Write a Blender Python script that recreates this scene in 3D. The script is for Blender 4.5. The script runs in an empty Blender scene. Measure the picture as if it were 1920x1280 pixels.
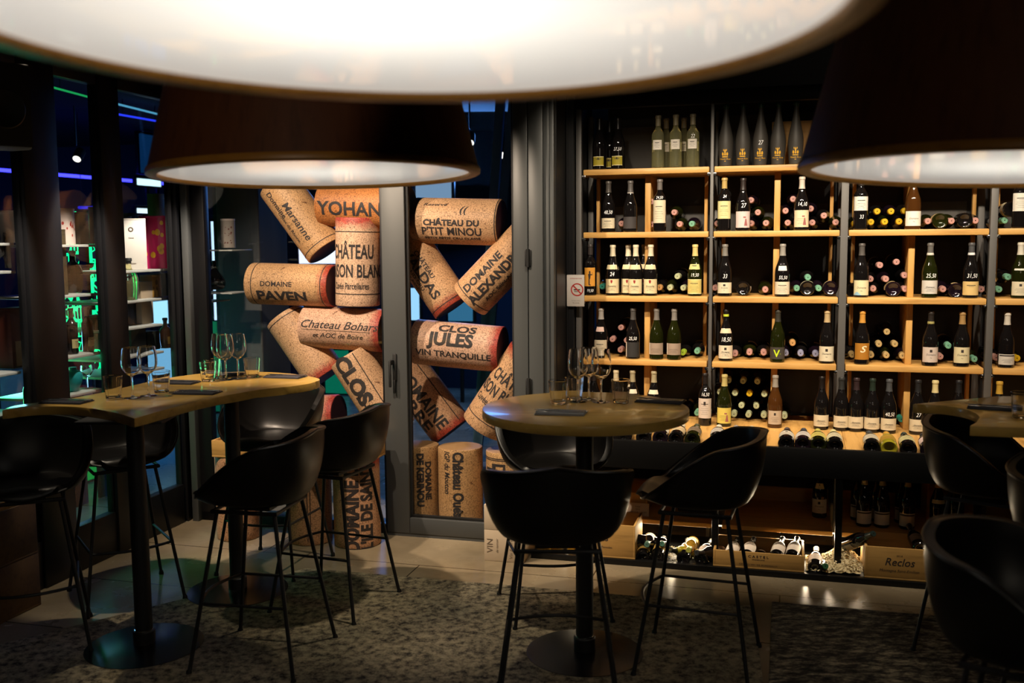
import bpy, bmesh, math, random
from math import sin, cos, tan, pi, radians
from mathutils import Vector, Matrix
random.seed(7)
SC = bpy.context.scene
COL = SC.collection
# ------------------------------------------------------------------ camera
H = 1.76; PITCH = radians(5.8); ROLL = radians(0.44); FPX = 1867.0
_fw = Vector((0, cos(PITCH), -sin(PITCH))); _up0 = Vector((0, sin(PITCH), cos(PITCH))); _rt0 = Vector((1, 0, 0))
RT = cos(ROLL)*_rt0 - sin(ROLL)*_up0
UP = sin(ROLL)*_rt0 + cos(ROLL)*_up0
CAM = Vector((0, 0, H))
cd = bpy.data.cameras.new('camera'); cam = bpy.data.objects.new('camera', cd); COL.objects.link(cam)
m = Matrix.Identity(4)
for i in range(3):
    m[i][0] = RT[i]; m[i][1] = UP[i]; m[i][2] = -_fw[i]; m[i][3] = CAM[i]
cam.matrix_world = m
cd.sensor_width = 36; cd.lens = 36*FPX/1920; cd.clip_start = 0.05; cd.clip_end = 100
cd.dof.use_dof = True; cd.dof.focus_distance = 5.5; cd.dof.aperture_fstop = 2.2
SC.camera = cam
# ------------------------------------------------------------------ colour management and world
SC.view_settings.view_transform = 'Standard'; SC.view_settings.look = 'None'
SC.view_settings.gamma = 1; SC.view_settings.use_curve_mapping = False
SC.view_settings.exposure = 0.0
try:
    SC.cycles.use_denoising = True
    SC.cycles.max_bounces = 10; SC.cycles.transparent_max_bounces = 24; SC.cycles.transmission_bounces = 10
    SC.cycles.sample_clamp_indirect = 4.0
    SC.cycles.caustics_reflective = False
except Exception: pass
W = bpy.data.worlds.new('night'); SC.world = W; W.use_nodes = True
W.node_tree.nodes['Background'].inputs[0].default_value = (0.02, 0.035, 0.08, 1)
W.node_tree.nodes['Background'].inputs[1].default_value = 0.10
# ------------------------------------------------------------------ shelf-wall frame (u along wall, off = away from viewer)
TH = radians(15.4)
U = Vector((cos(TH), -sin(TH), 0)); N = Vector((-sin(TH), -cos(TH), 0)); O = Vector((1.484, 5.01, 0))
RZ = -TH
def P(u, off, z=0.0): return O + U*u - N*off + Vector((0, 0, z))
def ray(x, y): return _fw + RT*((x-960)/FPX) - UP*((y-640)/FPX)
def onz(x, y, z):
    d = ray(x, y); return CAM + d*((z-H)/d.z)
def onpl(x, y, p0, n):
    d = ray(x, y); return CAM + d*((p0-CAM).dot(n)/d.dot(n))
def S(x, y, off):                      # a point seen at (x, y) on the vertical plane `off` of the shelf wall -> (u, z)
    p = onpl(x, y, P(0, off), N); return (p-O).dot(U), p.z
def SL(x, y, du):                      # the same for the plane parallel to the left window wall -> (off, z)
    p = onpl(x, y, P(-3.74+du, 0), U); return -(p-O).dot(N), p.z
# ------------------------------------------------------------------ lights
def light(kind, name, loc, target, power, color, **k):
    ld = bpy.data.lights.new(name, kind); lo = bpy.data.objects.new(name, ld); COL.objects.link(lo)
    lo.location = loc; ld.energy = power; ld.color = color
    d = (Vector(target)-Vector(loc)).normalized(); lo.rotation_euler = d.to_track_quat('-Z', 'Y').to_euler()
    for a, b in k.items(): setattr(ld, a, b)
    return lo
WARM = (1.0, 0.84, 0.64)
for uu, pw in ((-1.02, 20), (-.66, 20), (-.32, 20), (.0, 20), (.42, 20), (.75, 20), (1.2, 20)):
    light('SPOT', 'shelf_spot', P(uu, -.75, 2.88), P(uu, 0.66, 1.25), pw*4.0, WARM, spot_size=radians(70), spot_blend=.8, shadow_soft_size=.025)
light('SPOT', 'cork_spot', P(-3.25, -1.35, 2.9), P(-2.7, .40, .85), 340, (1, .78, .58), spot_size=radians(64), spot_blend=.5, shadow_soft_size=.03)
light('SPOT', 'cork_spot', P(-2.45, -1.35, 2.9), P(-1.9, .5, .85), 300, (1, .78, .58), spot_size=radians(64), spot_blend=.5, shadow_soft_size=.03)
light('SPOT', 'table_spot', (-2.15, 4.55, 2.9), (-1.95, 4.8, 0), 85, (1, .84, .62), spot_size=radians(46), spot_blend=.3, shadow_soft_size=.02)
light('SPOT', 'floor_spot', (-.30, 4.55, 2.9), (-.3, 5.15, 0), 105, (1, .84, .62), spot_size=radians(56), spot_blend=.6, shadow_soft_size=.04)
light('SPOT', 'table_spot', (.3, 3.95, 2.95), (.3, 4.07, 1.07), 26, (1, .86, .62), spot_size=radians(27), spot_blend=.7, shadow_soft_size=.04)  # extra spot added to lift the round tabletop
light('SPOT', 'table_spot', (2.05, 3.8, 2.95), (2.05, 3.82, 1.07), 16, (1, .86, .62), spot_size=radians(30), spot_blend=.7, shadow_soft_size=.04)  # extra spot added to lift the right tabletop
light('SPOT', 'shade_fill_spot', (-.9, -1.2, 2.6), (-.6, 3.4, 2.3), 60, (1, .84, .66), spot_size=radians(22), spot_blend=.6, shadow_soft_size=.1)  # unseen spot added to brighten the shade hanging before the corks
for k, uu in enumerate((-1.25, -.65, .1, .55)):
    light('AREA', 'led_under_shelf', P(uu, .350, .136), P(uu, .10, 0), 1.8 if k != 2 else 3.0, (1, .80, .52), shape='RECTANGLE', size=.42, size_y=.02)
# ------------------------------------------------------------------ material helpers
def lin(c):
    if isinstance(c, str): c = tuple(int(c[i:i+2], 16)/255 for i in (0, 2, 4))
    return tuple((x/12.92 if x <= .04045 else ((x+.055)/1.055)**2.4) for x in c)
def mat(name, col=(.5, .5, .5), rough=.5, metal=0., spec=.5, trans=0., ior=1.45, emit=None, es=0., coat=0., sheen=0.):
    M = bpy.data.materials.new(name); M.use_nodes = True; b = M.node_tree.nodes['Principled BSDF']
    b.inputs['Base Color'].default_value = (*col[:3], 1); b.inputs['Roughness'].default_value = rough
    b.inputs['Metallic'].default_value = metal; b.inputs['Specular IOR Level'].default_value = spec
    b.inputs['Transmission Weight'].default_value = trans; b.inputs['IOR'].default_value = ior
    b.inputs['Coat Weight'].default_value = coat
    if emit: b.inputs['Emission Color'].default_value = (*emit, 1); b.inputs['Emission Strength'].default_value = es
    return M
def nd(M, t, **k):
    n = M.node_tree.nodes.new(t)
    for a, b in k.items():
        if a.startswith('i_'): n.inputs[int(a[2:])].default_value = b
        else: setattr(n, a, b)
    return n
def ln(M, a, ai, b, bi): M.node_tree.links.new(a.outputs[ai], b.inputs[bi])
def ramp(M, stops):
    r = nd(M, 'ShaderNodeValToRGB'); e = r.color_ramp.elements
    while len(e) < len(stops): e.new(.5)
    for i, (p, c) in enumerate(stops): e[i].position = p; e[i].color = (*c[:3], 1)
    return r
def coords(M, scale=(1, 1, 1), kind='Object', rot=(0, 0, 0)):
    t = nd(M, 'ShaderNodeTexCoord'); mp = nd(M, 'ShaderNodeMapping'); mp.inputs['Scale'].default_value = scale; mp.inputs['Rotation'].default_value = rot
    ln(M, t, kind, mp, 0); return mp
def bsdf(M): return M.node_tree.nodes['Principled BSDF']
def noisy(M, scale, stops, cs=(1, 1, 1), detail=6, bump=0., dist=.002, rough=.6, kind='Object', rot=(0, 0, 0)):
    mp = coords(M, cs, kind, rot); n = nd(M, 'ShaderNodeTexNoise'); n.inputs['Scale'].default_value = scale; n.inputs['Detail'].default_value = detail; n.inputs['Roughness'].default_value = rough
    ln(M, mp, 0, n, 0); r = ramp(M, stops); ln(M, n, 0, r, 0); ln(M, r, 0, bsdf(M), 'Base Color')
    if bump:
        b = nd(M, 'ShaderNodeBump'); b.inputs['Strength'].default_value = bump; b.inputs['Distance'].default_value = dist
        ln(M, n, 0, b, 'Height'); ln(M, b, 0, bsdf(M), 'Normal')
    return n, r
def emission(name, c, s):
    M = mat(name, (0, 0, 0), .6, emit=c, es=s); return M
def wood(name, c1, c2, c3, rough=.5, along='X', sc=1.):
    M = mat(name, rough=rough); cs = {'X': (1.2, 14, 14), 'Y': (14, 1.2, 14), 'Z': (14, 14, 1.2)}[along]
    noisy(M, 2.6*sc, [(.25, c1), (.5, c2), (.62, c2), (.8, c3)], cs, 8, .15, .001)
    return M
M = {}
M['pine_x'] = wood('pine_x', lin('a37439'), lin('cd9e59'), lin('e1bb7a'), .45, 'X')
M['pine_z'] = wood('pine_z', lin('a37439'), lin('cd9e59'), lin('e1bb7a'), .45, 'Z')
M['pine_y'] = wood('pine_y', lin('a37439'), lin('cd9e59'), lin('e1bb7a'), .45, 'Y')
M['pine_dull'] = wood('pine_dull', lin('8a6632'), lin('ab8447'), lin('bb9555'), .6, 'X')
M['crate'] = wood('crate', lin('93703b'), lin('b38b4d'), lin('c29c5e'), .6, 'X')
M['dark_crate'] = wood('dark_crate', lin('4a3418'), lin('5f4622'), lin('6c5128'), .7, 'X')  # darker version of the crate wood
M['oak'] = wood('oak', lin('8e6f34'), lin('b08e46'), lin('c2a056'), .28, 'X', .8)
M['oak'].node_tree.nodes['Principled BSDF'].inputs['Coat Weight'].default_value = .25
M['shade'] = wood('shade', lin('4a2814'), lin('63381d'), lin('704424'), .55, 'Z', 1.)
M['rim'] = wood('rim', lin('8a5a20'), lin('a8742b'), lin('ba8638'), .4, 'X', 1.)
M['black_metal'] = mat('black_metal', (.012, .012, .012), .35, .6)
M['black_powder'] = mat('black_powder', (.012, .012, .013), .5)
M['base_plate'] = mat('base_plate', (.02, .02, .022), .22, .7)
M['steel_post'] = mat('steel_post', (.11, .105, .10), .5, .25)
M['frame_grey'] = mat('frame_grey', (.062, .066, .066), .42, .2)
M['frame_dark'] = mat('frame_dark', (.006, .006, .007), .4, .2)
M['chrome'] = mat('chrome', (.75, .75, .75), .15, 1)
M['panel_dark'] = mat('panel_dark', (.022, .022, .024), .6)
M['panel_grey'] = mat('panel_grey', (.075, .07, .066), .7)
M['black'] = mat('black', (.004, .004, .004), .6)
M['ceil'] = mat('ceil', (.008, .008, .008), .8)
M['leather'] = mat('leather', (.0055, .005, .0047), .35, spec=.36)
noisy_b = M['leather']; mp = coords(noisy_b, (1, 1, 1)); n_ = nd(noisy_b, 'ShaderNodeTexNoise'); n_.inputs['Scale'].default_value = 220; ln(noisy_b, mp, 0, n_, 0)
b_ = nd(noisy_b, 'ShaderNodeBump'); b_.inputs['Strength'].default_value = .12; b_.inputs['Distance'].default_value = .001; ln(noisy_b, n_, 0, b_, 'Height'); ln(noisy_b, b_, 0, bsdf(noisy_b), 'Normal')
M['glass'] = mat('glass', (1, 1, 1), 0.0, trans=1, ior=1.45)
M['clear_bottle'] = mat('clear_bottle', (.93, .90, .5), 0.03, trans=.92, ior=1.33)
M['gold_bottle'] = mat('gold_bottle', (1.0, .58, .07), 0.03, trans=.7, ior=1.33)
M['dark_glass'] = mat('dark_glass', (.006, .005, .005), .05, spec=.7)
M['plum_glass'] = mat('plum_glass', (.008, .004, .008), .05, spec=.7)
M['green_glass'] = mat('green_glass', (.010, .012, .002), .06, spec=.7)
M['amber_glass'] = mat('amber_glass', (.06, .022, .005), .06, spec=.7)
M['yellow_glass'] = mat('yellow_glass', (.35, .30, .02), .08, spec=.7)
M['matte_bottle'] = mat('matte_bottle', (.045, .04, .034), .55)
M['teal'] = mat('teal', (.02, .30, .30), .4)
def pane_mat():
    X = bpy.data.materials.new('window_glass'); X.use_nodes = True; nt = X.node_tree; nt.nodes.clear()
    o = nt.nodes.new('ShaderNodeOutputMaterial'); mx = nt.nodes.new('ShaderNodeMixShader'); t = nt.nodes.new('ShaderNodeBsdfTransparent'); g = nt.nodes.new('ShaderNodeBsdfGlossy')
    lw = nt.nodes.new('ShaderNodeLayerWeight'); lw.inputs[0].default_value = .5; pw_ = nt.nodes.new('ShaderNodeMath'); pw_.operation = 'POWER'; pw_.inputs[1].default_value = 4.0; f = nt.nodes.new('ShaderNodeMath'); f.operation = 'MULTIPLY_ADD'; f.inputs[1].default_value = .85; f.inputs[2].default_value = .035; g.inputs['Roughness'].default_value = 0.0; t.inputs[0].default_value = (.93, .95, .96, 1)
    nt.links.new(lw.outputs['Facing'], pw_.inputs[0]); nt.links.new(pw_.outputs[0], f.inputs[0]); nt.links.new(f.outputs[0], mx.inputs[0]); nt.links.new(t.outputs[0], mx.inputs[1]); nt.links.new(g.outputs[0], mx.inputs[2]); nt.links.new(mx.outputs[0], o.inputs[0]); return X
M['pane'] = pane_mat()
PAPER = {}
def paper(hexc, rough=.7):
    if hexc not in PAPER: PAPER[hexc] = mat('paper_'+hexc, lin(hexc), rough)
    return PAPER[hexc]
M['ink'] = mat('ink', (.03, .022, .02), .7); M['ink_red'] = mat('ink_red', (.35, .02, .015), .7); M['ink_gold'] = mat('ink_gold', lin('d9a52c'), .45); M['chalk'] = mat('chalk', (.85, .85, .85), .8)
# floor : polished concrete tiles
F = mat('floor_concrete', rough=.22); nn_, rr_ = noisy(F, 1.6, [(.3, lin('6f6450')), (.55, lin('8a7d66')), (.75, lin('988b74'))], (1, 1, 1), 8)
mp = coords(F, (1, 1, 1), 'Object', (0, 0, TH)); br = nd(F, 'ShaderNodeTexBrick'); br.inputs['Scale'].default_value = 1; br.inputs['Mortar Size'].default_value = .0035; br.inputs['Brick Width'].default_value = 1.9; br.inputs['Row Height'].default_value = .62
br.inputs['Color1'].default_value = (1, 1, 1, 1); br.inputs['Color2'].default_value = (.93, .93, .93, 1); br.inputs['Mortar'].default_value = (.12, .1, .08, 1)
ln(F, mp, 0, br, 0); mx = nd(F, 'ShaderNodeMix', data_type='RGBA', blend_type='MULTIPLY'); mx.inputs[0].default_value = 1
ln(F, rr_, 0, mx, 6); ln(F, br, 0, mx, 7); ln(F, mx, 2, bsdf(F), 'Base Color')
r2 = ramp(F, [(.3, (.16,)*3), (.7, (.34,)*3)]); ln(F, nn_, 0, r2, 0); ln(F, r2, 0, bsdf(F), 'Roughness')
M['floor'] = F
R1 = mat('rug_beige', rough=.95, spec=.1); a_, rr1 = noisy(R1, 26, [(.38, lin('2f2c28')), (.46, lin('6f6654')), (.55, lin('9a8e74')), (.7, lin('b5a88a'))], (1, 1, 1), 9, .8, .004, .75)
mp = coords(R1); n2 = nd(R1, 'ShaderNodeTexNoise'); n2.inputs['Scale'].default_value = 1.7; n2.inputs['Detail'].default_value = 5; ln(R1, mp, 0, n2, 0)
rb = ramp(R1, [(.38, (.60, .63, .66)), (.62, (1, 1, 1))]); ln(R1, n2, 0, rb, 0); mx = nd(R1, 'ShaderNodeMix', data_type='RGBA', blend_type='MULTIPLY'); mx.inputs[0].default_value = 1
ln(R1, rr1, 0, mx, 6); ln(R1, rb, 0, mx, 7); ln(R1, mx, 2, bsdf(R1), 'Base Color'); M['rug1'] = R1
R2 = mat('rug_dark', rough=.95, spec=.1); noisy(R2, 11, [(.40, lin('1b1a1a')), (.48, lin('3d3833')), (.55, lin('77705f')), (.64, lin('b0a58e'))], (1, 2.2, 1), 10, .6, .004, .8, 'Object', (0, 0, TH)); M['rug2'] = R2
# cork
def cork_mat(name, base, stain=0, L=.48, pink=0.):
    X = mat(name, rough=.55, spec=.35)
    mp = coords(X); v = nd(X, 'ShaderNodeTexNoise'); v.inputs['Scale'].default_value = 130; v.inputs['Detail'].default_value = 3; v.inputs['Roughness'].default_value = .7; ln(X, mp, 0, v, 0)
    c = lin(base); r = ramp(X, [(.34, tuple(x*.30 for x in c)), (.44, tuple(x*.75 for x in c)), (.52, c), (.68, tuple(min(1, x*1.25) for x in c))]); ln(X, v, 0, r, 0)
    v2 = nd(X, 'ShaderNodeTexNoise'); v2.inputs['Scale'].default_value = 34; v2.inputs['Detail'].default_value = 6; v2.inputs['Roughness'].default_value = .75; ln(X, mp, 0, v2, 0)
    r2 = ramp(X, [(.33, (.16, .08, .05)), (.39, (1, 1, 1)), (1, (1, 1, 1))]); ln(X, v2, 0, r2, 0)
    mx = nd(X, 'ShaderNodeMix', data_type='RGBA', blend_type='MULTIPLY'); mx.inputs[0].default_value = 1; ln(X, r, 0, mx, 6); ln(X, r2, 0, mx, 7)
    out = mx; oi = 2
    if stain:
        sp = nd(X, 'ShaderNodeSeparateXYZ'); ln(X, mp, 0, sp, 0)
        ad = nd(X, 'ShaderNodeMath', operation='MULTIPLY_ADD'); ln(X, v2, 0, ad, 0); ad.inputs[1].default_value = .12; ln(X, sp, 2, ad, 2)
        rs = ramp(X, [(0, (0, 0, 0)), (1, (1, 1, 1))]); mr = nd(X, 'ShaderNodeMapRange')
        ln(X, ad, 0, mr, 0)
        e = L/2+.06
        if stain > 0: mr.inputs[1].default_value = e-.075; mr.inputs[2].default_value = e-.02
        else: mr.inputs[1].default_value = -L/2+.06+.06; mr.inputs[2].default_value = -L/2+.06
        m2 = nd(X, 'ShaderNodeMix', data_type='RGBA', blend_type='MULTIPLY'); ln(X, mr, 0, m2, 0); ln(X, mx, 2, m2, 6); m2.inputs[7].default_value = (.62, .16, .17, 1); out = m2
    ln(X, out, oi, bsdf(X), 'Base Color')
    b = nd(X, 'ShaderNodeBump'); b.inputs['Strength'].default_value = .25; b.inputs['Distance'].default_value = .002; ln(X, v2, 0, b, 'Height'); ln(X, b, 0, bsdf(X), 'Normal')
    return X
M['wine_end'] = mat('wine_end', lin('3a1a1e'), .6); M['cork_end'] = mat('cork_end', lin('a98055'), .7)
M['shavings'] = mat('shavings', rough=.8); noisy(M['shavings'], 60, [(.3, lin('8f7a52')), (.5, lin('d8c79a')), (.7, lin('f0e6c8'))], detail=5, bump=.8, dist=.01)
M['napkin'] = mat('napkin', lin('3c3c42'), .9, spec=.1)
M['napkin_light'] = mat('napkin_light', lin('77777a'), .9, spec=.1)
M['cardboard'] = mat('cardboard', lin('b5a48c'), .8)
M['white_shelf'] = mat('white_shelf', lin('a9a7a0'), .35)
# ------------------------------------------------------------------ mesh builder
class MB:
    def __init__(s): s.bm = bmesh.new(); s.mi = 0
    def _tag(s, faces):
        for f in faces: f.material_index = s.mi
    def face(s, pts):
        vs = [s.bm.verts.new(p) for p in pts]; f = s.bm.faces.new(vs); f.material_index = s.mi; return f
    def box(s, x0, y0, z0, x1, y1, z1, bev=0., seg=2, mtx=None):
        b = bmesh.new(); bmesh.ops.create_cube(b, size=1)
        for v in b.verts: v.co = Vector(((x0+x1)/2+v.co.x*(x1-x0), (y0+y1)/2+v.co.y*(y1-y0), (z0+z1)/2+v.co.z*(z1-z0)))
        if bev: bmesh.ops.bevel(b, geom=b.edges[:], offset=bev, segments=seg, affect='EDGES', profile=.5)
        s._merge(b, mtx); return s
    def _merge(s, b, mtx=None):
        if mtx is not None: bmesh.ops.transform(b, matrix=mtx, verts=b.verts)
        for f in b.faces: f.material_index = s.mi
        me = bpy.data.meshes.new('tmp'); b.to_mesh(me); b.free(); s.bm.from_mesh(me); bpy.data.meshes.remove(me)
    def lathe(s, prof, n=32, closed=False, mtx=None, a0=0., a1=2*pi, fr=None):
        full = abs(a1-a0-2*pi) < 1e-6; b = bmesh.new(); rings = []
        for (r, z) in prof:
            if r < 1e-6: rings.append([b.verts.new((0, 0, z))]); continue
            rings.append([b.verts.new((r*cos(a0+(a1-a0)*k/n), r*sin(a0+(a1-a0)*k/n), z)) for k in range(n if full else n+1)])
        pairs = list(zip(rings, rings[1:]))
        if closed: pairs.append((rings[-1], rings[0]))
        for A, B in pairs:
            m_ = max(len(A), len(B)); cnt = m_ if full else m_-1
            for k in range(cnt):
                k2 = (k+1) % m_
                if len(A) == 1 and len(B) == 1: continue
                if len(A) == 1: b.faces.new((A[0], B[k2], B[k]))
                elif len(B) == 1: b.faces.new((A[k], A[k2], B[0]))
                else: b.faces.new((A[k], A[k2], B[k2], B[k]))
        s._merge(b, mtx); return s
    def tube(s, pts, r, n=8, r1=None, closed=False):
        pts = [Vector(p) for p in pts]; b = bmesh.new(); rings = []; L = len(pts); up = None
        for i, p in enumerate(pts):
            a = pts[i-1] if (i > 0 or closed) else p; c = pts[(i+1) % L] if (i < L-1 or closed) else p
            t = (c-a).normalized()
            if up is None: up = t.orthogonal().normalized()
            up = (up-t*up.dot(t)).normalized(); w = t.cross(up)
            rr = r if r1 is None else r+(r1-r)*i/(L-1)
            rings.append([b.verts.new(p+(up*cos(2*pi*k/n)+w*sin(2*pi*k/n))*rr) for k in range(n)])
        for i in range(L if closed else L-1):
            A, B = rings[i], rings[(i+1) % L]
            for k in range(n): b.faces.new((A[k], A[(k+1) % n], B[(k+1) % n], B[k]))
        if not closed: b.faces.new(rings[0][::-1]); b.faces.new(rings[-1])
        s._merge(b); return s
    def prism(s, poly, z0, z1, bev=0., mtx=None, seg=2):
        b = bmesh.new(); vs = [b.verts.new((p[0], p[1], z0)) for p in poly]; f = b.faces.new(vs); f.normal_update()
        if f.normal.z > 0: f.normal_flip()
        r = bmesh.ops.extrude_face_region(b, geom=[f]); 
        for v in [g for g in r['geom'] if isinstance(g, bmesh.types.BMVert)]: v.co.z = z1
        if bev:
            es = [e for e in b.edges if abs(e.verts[0].co.z-e.verts[1].co.z) < 1e-6]
            bmesh.ops.bevel(b, geom=es, offset=bev, segments=seg, affect='EDGES', profile=.5)
        s._merge(b, mtx); return s
    def build(s, name, mats, parent=None, loc=(0, 0, 0), rz=0., smooth=True, ang=38, mtx=None):
        me = bpy.data.meshes.new(name); bmesh.ops.remove_doubles(s.bm, verts=s.bm.verts, dist=1e-6) if False else None
        (None if getattr(s, 'norec', 0) else bmesh.ops.recalc_face_normals(s.bm, faces=s.bm.faces)); s.bm.to_mesh(me); s.bm.free()
        for x in (mats if isinstance(mats, (list, tuple)) else [mats]): me.materials.append(x)
        if smooth:
            me.polygons.foreach_set('use_smooth', [True]*len(me.polygons)); me.set_sharp_from_angle(angle=radians(ang))
        return link(name, me, parent, loc, rz, mtx)
def link(name, me, parent=None, loc=(0, 0, 0), rz=0., mtx=None):
    o = bpy.data.objects.new(name, me); COL.objects.link(o); o.parent = parent
    if mtx is not None: o.matrix_local = mtx
    else: o.location = loc; o.rotation_euler = (0, 0, rz)
    return o
def tag(o, label, cat, group=None):
    o['label'] = label; o['category'] = cat
    if group: o['group'] = group
    return o
def thing(name, label, cat, loc=(0, 0, 0), rz=0., group=None, mtx=None):
    o = bpy.data.objects.new(name, None); COL.objects.link(o); o.empty_display_size = .05
    if mtx is not None: o.matrix_world = mtx
    else: o.location = loc; o.rotation_euler = (0, 0, rz)
    return tag(o, label, cat, group)
def struct(o): o['kind'] = 'structure'; return o
# ------------------------------------------------------------------ text
def text_verts(body, size, sx=1., shear=0., bold=0., align='CENTER', step=None):
    cu = bpy.data.curves.new('t', 'FONT'); cu.body = body; cu.size = size; cu.align_x = align; cu.align_y = 'CENTER'; cu.shear = shear; cu.offset = bold*size*.46; cu.resolution_u = 3
    ob = bpy.data.objects.new('t', cu); COL.objects.link(ob)
    dg = bpy.context.evaluated_depsgraph_get(); me = bpy.data.meshes.new_from_object(ob.evaluated_get(dg))
    bpy.data.objects.remove(ob); bpy.data.curves.remove(cu)
    b = bmesh.new(); b.from_mesh(me); bpy.data.meshes.remove(me)
    for v in b.verts: v.co.x *= sx
    return b
def slice_bm(b, axis, step):
    if not b.verts: return
    lo = min(v.co[axis] for v in b.verts); hi = max(v.co[axis] for v in b.verts); c = math.floor(lo/step)*step+step
    nrm = [0, 0, 0]; nrm[axis] = 1
    while c < hi:
        co = [0, 0, 0]; co[axis] = c
        bmesh.ops.bisect_plane(b, geom=b.verts[:]+b.edges[:]+b.faces[:], plane_co=co, plane_no=nrm); c += step
def wrap_text(dst, lines, rfun, along=False):
    """lines: (string, size, cx, cy, sx, shear, bold) laid on a round surface of radius rfun(z), facing local -Y"""
    for (body, size, cx, cy, sx, shear, bold) in lines:
        b = text_verts(body, size, sx, shear, bold)
        for v in b.verts: v.co.x += cx; v.co.y += cy
        if along:
            for v in b.verts: x, y = v.co.x, v.co.y; v.co.x = -y; v.co.y = x
        slice_bm(b, 0, max(.004, abs(rfun(0))*.12))
        for v in b.verts:
            R = rfun(v.co.y); a = v.co.x/R; v.co = Vector((R*sin(a), -R*cos(a), v.co.y))
        dst._merge(b)
def flat_text(name, lines, parent, m_, x=0, z=0, y=0, mtx=None):
    mb = MB()
    for (body, size, cx, cy, sx, shear, bold) in lines:
        b = text_verts(body, size, sx, shear, bold)
        for v in b.verts: v.co = Vector((v.co.x+cx+x, y, v.co.y+cy+z))
        mb._merge(b)
    return mb.build(name, m_, parent, smooth=False)
# ------------------------------------------------------------------ room shell
def corner(u, off): p = P(u, off); return (p.x, p.y)
mb = MB(); mb.prism([(-14, -4), (9, -4), (9, 15), (-14, 15)], -.08, 0)
struct(mb.build('floor', M['floor'], smooth=False))
mb = MB(); mb.prism([(-14, -4), (9, -4), (9, 15), (-14, 15)], 3.02, 3.1)
struct(mb.build('ceiling', M['ceil'], smooth=False))
mb = MB(); mb.box(-1.19, 1.04, 0, 6.5, 1.14, 3.02)
struct(mb.build('wall_back', M['panel_dark'], None, O, RZ, False))
mb = MB(); mb.box(3.6, -10, 0, 3.7, 1.1, 3.02)
struct(mb.build('wall_right', M['panel_dark'], None, O, RZ, False))
mb = MB(); mb.box(-4.2, -9.0, 0, 3.7, -8.9, 3.02)
struct(mb.build('wall_front', M['panel_dark'], None, O, RZ, False))
# return wall between the glass partition and the shelving, with panel seams
mb = MB(); mb.box(-1.405, .30, 0, -1.355, 1.14, 3.02, .004)
mb.box(-1.40, .56, 0, -1.312, 1.14, 3.02, .004); mb.box(-1.352, .548, 0, -1.345, .562, 3.02)
struct(mb.build('wall_side', M['frame_dark'], None, O, RZ, False))
# ------------------------------------------------------------------ glass partition and door (plane off .23-.30)
ZT = 2.72
def stile(mb, x0, x1, y=700, o0=.23, o1=.30, z0=0., z1=ZT, bev=.004):
    a = S(x0, y, .23)[0]; b = S(x1, y, .23)[0]; mb.box(a, o0, z0, b, o1, z1, bev)
mb = MB(); mb.box(-3.78, .22, ZT, -1.19, .32, 3.02, .003)
struct(mb.build('trim_1', M['frame_dark'], None, O, RZ))
# door
u0 = S(722, 700, .23)[0]; u1 = S(1020, 700, .23)[0]; g0 = S(765, 700, .23)[0]; g1 = S(965, 700, .23)[0]
d = thing('door_1', 'x', 'door', O, RZ); del d['label']; del d['category']; struct(d)
mb = MB(); mb.box(u0, .215, .02, g0, .285, ZT-.01, .005); mb.box(g1, .215, .02, g1+.085, .285, ZT-.01, .005)
mb.box(g0, .215, .02, g1, .285, .115, .004); mb.box(g0, .215, ZT-.12, g1, .285, ZT-.01, .004)
mb.mi = 1; mb.box(g0, .238, .115, g0+.014, .262, ZT-.12); mb.box(g1-.014, .238, .115, g1, .262, ZT-.12); mb.box(g0, .238, .115, g1, .262, .129)
struct(mb.build('door_frame', [M['frame_grey'], M['black']], d))
mb = MB(); mb.box(g0+.01, .248, .125, g1-.01, .252, ZT-.12); struct(mb.build('door_pane', M['pane'], d, smooth=False))
uh, zh = S(739, 690, .2)
mb = MB(); mb.box(uh-.013, .203, zh-.075, uh+.013, .216, zh+.085, .005); mb.box(uh-.020, .16, zh+.02, uh-.002, .205, zh+.05, .006); mb.box(uh-.020, .155, zh-.11, uh-.004, .17, zh+.05, .006)
mb.box(uh-.006, .19, zh-.15, uh+.008, .205, zh-.07, .004)
struct(mb.build('door_handle', M['black'], d))
mb = MB(); mb.box(g1+.089, .215, .02, u1, .30, ZT, .005); mb.box(u1, .24, 0, -1.385, .31, ZT, .003); mb.box(-1.40, .25, 0, -1.36, .32, ZT, .003)
mb.box(u0-.0, .22, 0, u1, .295, .02)
struct(mb.build('trim_2', M['frame_grey'], None, O, RZ))
mb = MB()
for zz in (1.66, .93): mb.tube([(g1+.088, .205, zz-.05), (g1+.088, .205, zz+.05)], .011, 10); mb.box(g1+.07, .207, zz-.045, g1+.106, .216, zz+.045, .003)
struct(mb.build('trim_3', M['black'], None, O, RZ))
# left fixed pane of the partition
uc = -3.70
w = thing('window_1', 'x', 'window', O, RZ); del w['label']; del w['category']; struct(w)
ul = S(412, 700, .23)[0]
mb = MB(); mb.box(ul-.16, .24, 0, ul, .30, ZT, .004) if False else None
mb.box(uc, .24, 0, S(391, 700, .23)[0], .30, ZT, .004); mb.box(uc, .24, 0, u0, .30, .06, .004); mb.box(uc, .24, ZT-.1, u0, .30, ZT, .004)
mb.box(u0-.02, .24, .06, u0, .30, ZT-.1, .002)
struct(mb.build('window_frame', M['frame_dark'], w))
mb = MB(); mb.box(S(391, 700, .23)[0], .268, .06, u0-.02, .272, ZT-.1); struct(mb.build('window_pane', M['pane'], w, smooth=False))
# grey wall seen through the partition
a, b = S(416, 700, .9)[0], S(494, 700, .9)[0]
mb = MB(); mb.box(a, .9, 0, b, 1.3, 3.02, .01); mb.mi = 1; mb.box(a-.035, .92, 0, a, 1.25, 3.02)
struct(mb.build('wall_grey', [M['panel_grey'], M['black']], None, O, RZ, False))
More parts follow.
